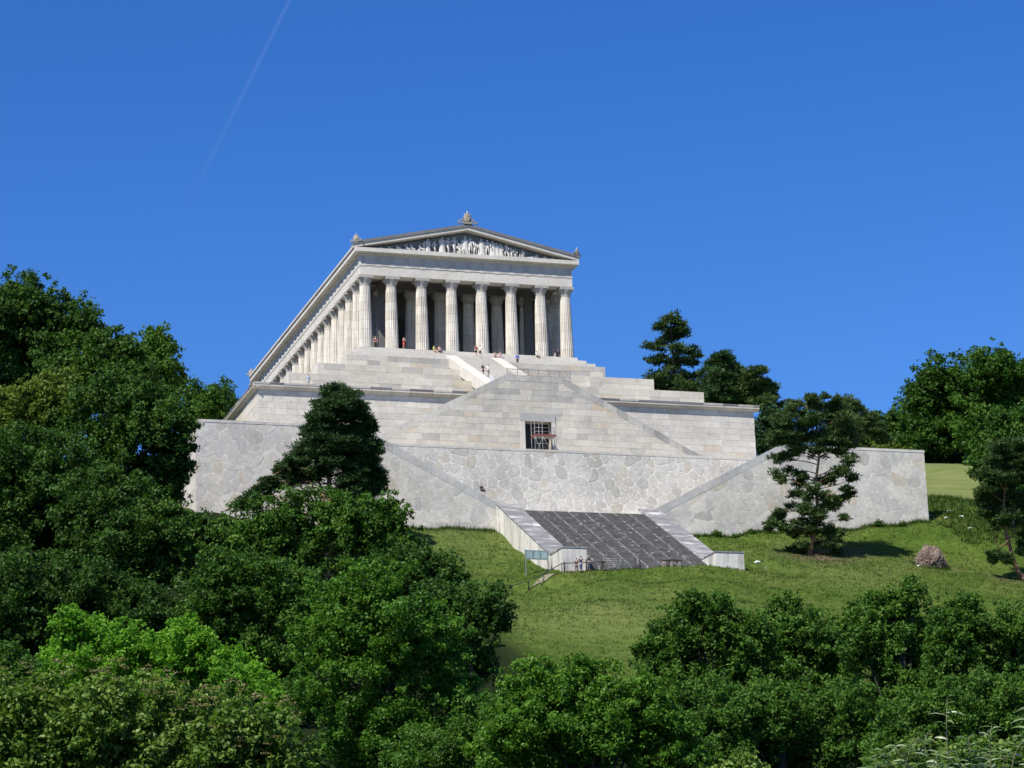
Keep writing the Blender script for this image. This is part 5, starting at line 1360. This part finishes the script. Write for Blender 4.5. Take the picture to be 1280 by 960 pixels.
for i, (u, v, r, lab) in enumerate(((896,668,5,'leafy weed clump nearest the right parapet at the wall foot'), (918,669,3.5,'small weed clump second from the right parapet'), (940,668,3,'low weed clump third from the right parapet'), (1098,655,5,'weed clump at the wall foot right of the lone pine'), (1128,655,4,'weed clump near the outer end of the right wing wall'))):
    q = at_y(u, v, -45.0); gz = zt1(q[0], -45.0)
    o = thing('weed', lab, 'plant', (q[0], -45.0, gz), 0, G_W)
    rm = r*.1
    Qw, Tw = crown_broad([((0, 0, rm*.9), rm), ((rm*.7, 0, rm*.6), rm*.7), ((-rm*.6, -.1, rm*.6), rm*.7)], .17, 1.0)
    link('foliage', faces_mesh('foliage', Qw, Tw, L_MID), o)
    mb = MB()
    for k in range(5): a = k*1.3; mb.tube([(0, 0, -.1), (math.cos(a)*rm*.3, math.sin(a)*rm*.3, rm*.6), (math.cos(a)*rm*.8, math.sin(a)*rm*.8, rm*1.4)], [.03, .02, .008], 4)
    mb.build('stems', M_BARKG, o)

# contrail high above
pa, pb_ = at_depth(366, -8, 9000), at_depth(228, 268, 15000)
m, t, b = newmat('thin contrail'); nt2 = m.node_tree
tr = nt2.nodes.new('ShaderNodeBsdfTransparent'); df = nt2.nodes.new('ShaderNodeBsdfTranslucent'); df.inputs[0].default_value = (.9, .92, .95, 1)
mx = nt2.nodes.new('ShaderNodeMixShader')
at_ = nt2.nodes.new('ShaderNodeAttribute'); at_.attribute_name = 'tone'
nt2.links.new(at_.outputs['Fac'], mx.inputs[0]); nt2.links.new(tr.outputs[0], mx.inputs[1]); nt2.links.new(df.outputs[0], mx.inputs[2]); nt2.links.new(mx.outputs[0], nt2.nodes['Material Output'].inputs[0])
mb = MB(); n = 30
mb.tube([pa+(pb_-pa)*k/n for k in range(n+1)], [7+5*k/n for k in range(n+1)], 10)
o = mb.build('contrail', m); at_ = o.data.attributes.new('tone', 'FLOAT', 'POINT')
at_.data.foreach_set('value', np.repeat(np.linspace(.012, .0, n+1), 10).astype(np.float32))
tag(o, 'faint thin contrail rising across the blue sky', 'contrail', kind='stuff')

# ------------------------------------------------------------------ visitors
def who(u, v, y, rz, pose, top, tc, bot, bc, hair, label, z=None, **k):
    p_ = at_y(u, v, y); person((p_[0], p_[1], p_[2] if z is None else z), rz, pose, top, tc, bot, bc, hair, label, **k)
BLK, WHT, BRN, BLD = (.015, .015, .017), (.70, .70, .69), (.05, .03, .018), (.30, .20, .09)
def zstair(y): return za0+(zb0-za0)*(y-ya0)/(yb0-ya0)
def step_person(u, v, y, *a, **k):
    p_ = at_y(u, v, y); who(u, v, y, *a, z=zstair(y), **k)
who(505,437,-.75,.4,'phone','dress',(.50,.05,.06),None,None,BRN,'person in a long red dress between the second and third columns', z=-.1, long=True)
who(469.5,434.5,-.6,-.6,'stand','shirt',(.14,.02,.03),'trousers',BLK,BRN,'person in dark red by the left corner column', z=-.1)
who(543,441,-1.5,.5,'sit','shirt',(.46,.58,.05),'shorts',(.35,.33,.28),BRN,'person in a lime yellow top sitting on the step by the third column', z=-.75)
who(549.5,442,-1.5,.3,'sit','shirt',(.60,.38,.36),'trousers',(.05,.05,.07),BRN,'person in a pale pink top sitting next to the lime yellow one', z=-.75)
who(595.5,448,-3.2,.2,'stand','shirt',(.22,.05,.05),'shorts',BLK,BRN,'person in dark red shirt and black shorts at the stair top', z=-1.3)
who(600.5,449,-3.6,2.7,'walk','shirt',WHT,'shorts',BLK,BRN,'person in white shirt and black shorts at the stair top', z=-1.5)
who(619,446,-2.4,.6,'sit','shirt',(.62,.45,.42),'shorts',(.10,.03,.05),BRN,'fair person sitting at the head of the right white parapet', z=-1.42, long=True)
who(625.5,447,-2.4,.3,'sit','shirt',(.62,.36,.40),'trousers',(.30,.32,.42),BLD,'person in pink sitting right of the fair one by the parapet', z=-1.42, long=True)
who(647,452,-3.1,.2,'stand','long_shirt',(.06,.14,.55),'trousers',BLK,BLK,'person in a bright blue top and dark trousers below the sixth column', z=-2.17)
who(671.5,447,-1.5,.2,'sit','shirt',WHT,'trousers',(.12,.11,.10),BRN,'person in white sitting at the foot of the seventh column', z=-.75)
who(697.5,445,1.0,.3,'stand','long_shirt',(.035,.035,.045),'trousers',(.03,.03,.035),BLK,'person in dark clothes standing in shade before the last column', z=-.1)
step_person(604,468,-15.2,.15,'walk','shirt',BLK,'shorts',BLK,BRN,'person all in black walking on the upper stairs')
step_person(610.5,469,-15.4,.1,'walk','shirt',WHT,'shorts',(.10,.13,.22),BRN,'person in white shirt and blue shorts walking on the upper stairs')
who(385.5,477,-18.6,.1,'stand','shirt',(.30,.47,.62),'shorts',(.30,.38,.45),BLK,'person in a light blue shirt standing on the base ledge at the left', z=-10.92)
who(602,613,-42.6,.5,'sit','long_shirt',BLK,'trousers',BLK,BLK,'person in black seated on the left stair parapet', z=-29.45)
q = at_y(721, 714, -70.4); person((q[0], q[1], zt1(q[0], q[1])+.1), 2.6, 'walk', 'shirt', BLK, 'trousers', (.05,.04,.05), BLK, 'shorter person in black walking up the gravel path', scale=.9)
q = at_y(726.5, 713, -70.0); person((q[0], q[1], zt1(q[0], q[1])+.1), 2.9, 'walk', 'shirt', (.02,.025,.05), 'trousers', (.10,.17,.36), BLK, 'taller person in dark top and blue jeans on the gravel path')
q = at_y(736.5, 712, -69.6); person((q[0], q[1], zt1(q[0], q[1])+.1), 1.6, 'stand', 'long_shirt', BLK, 'trousers', (.04,.06,.12), BLK, 'person in black standing by the end of the handrail')
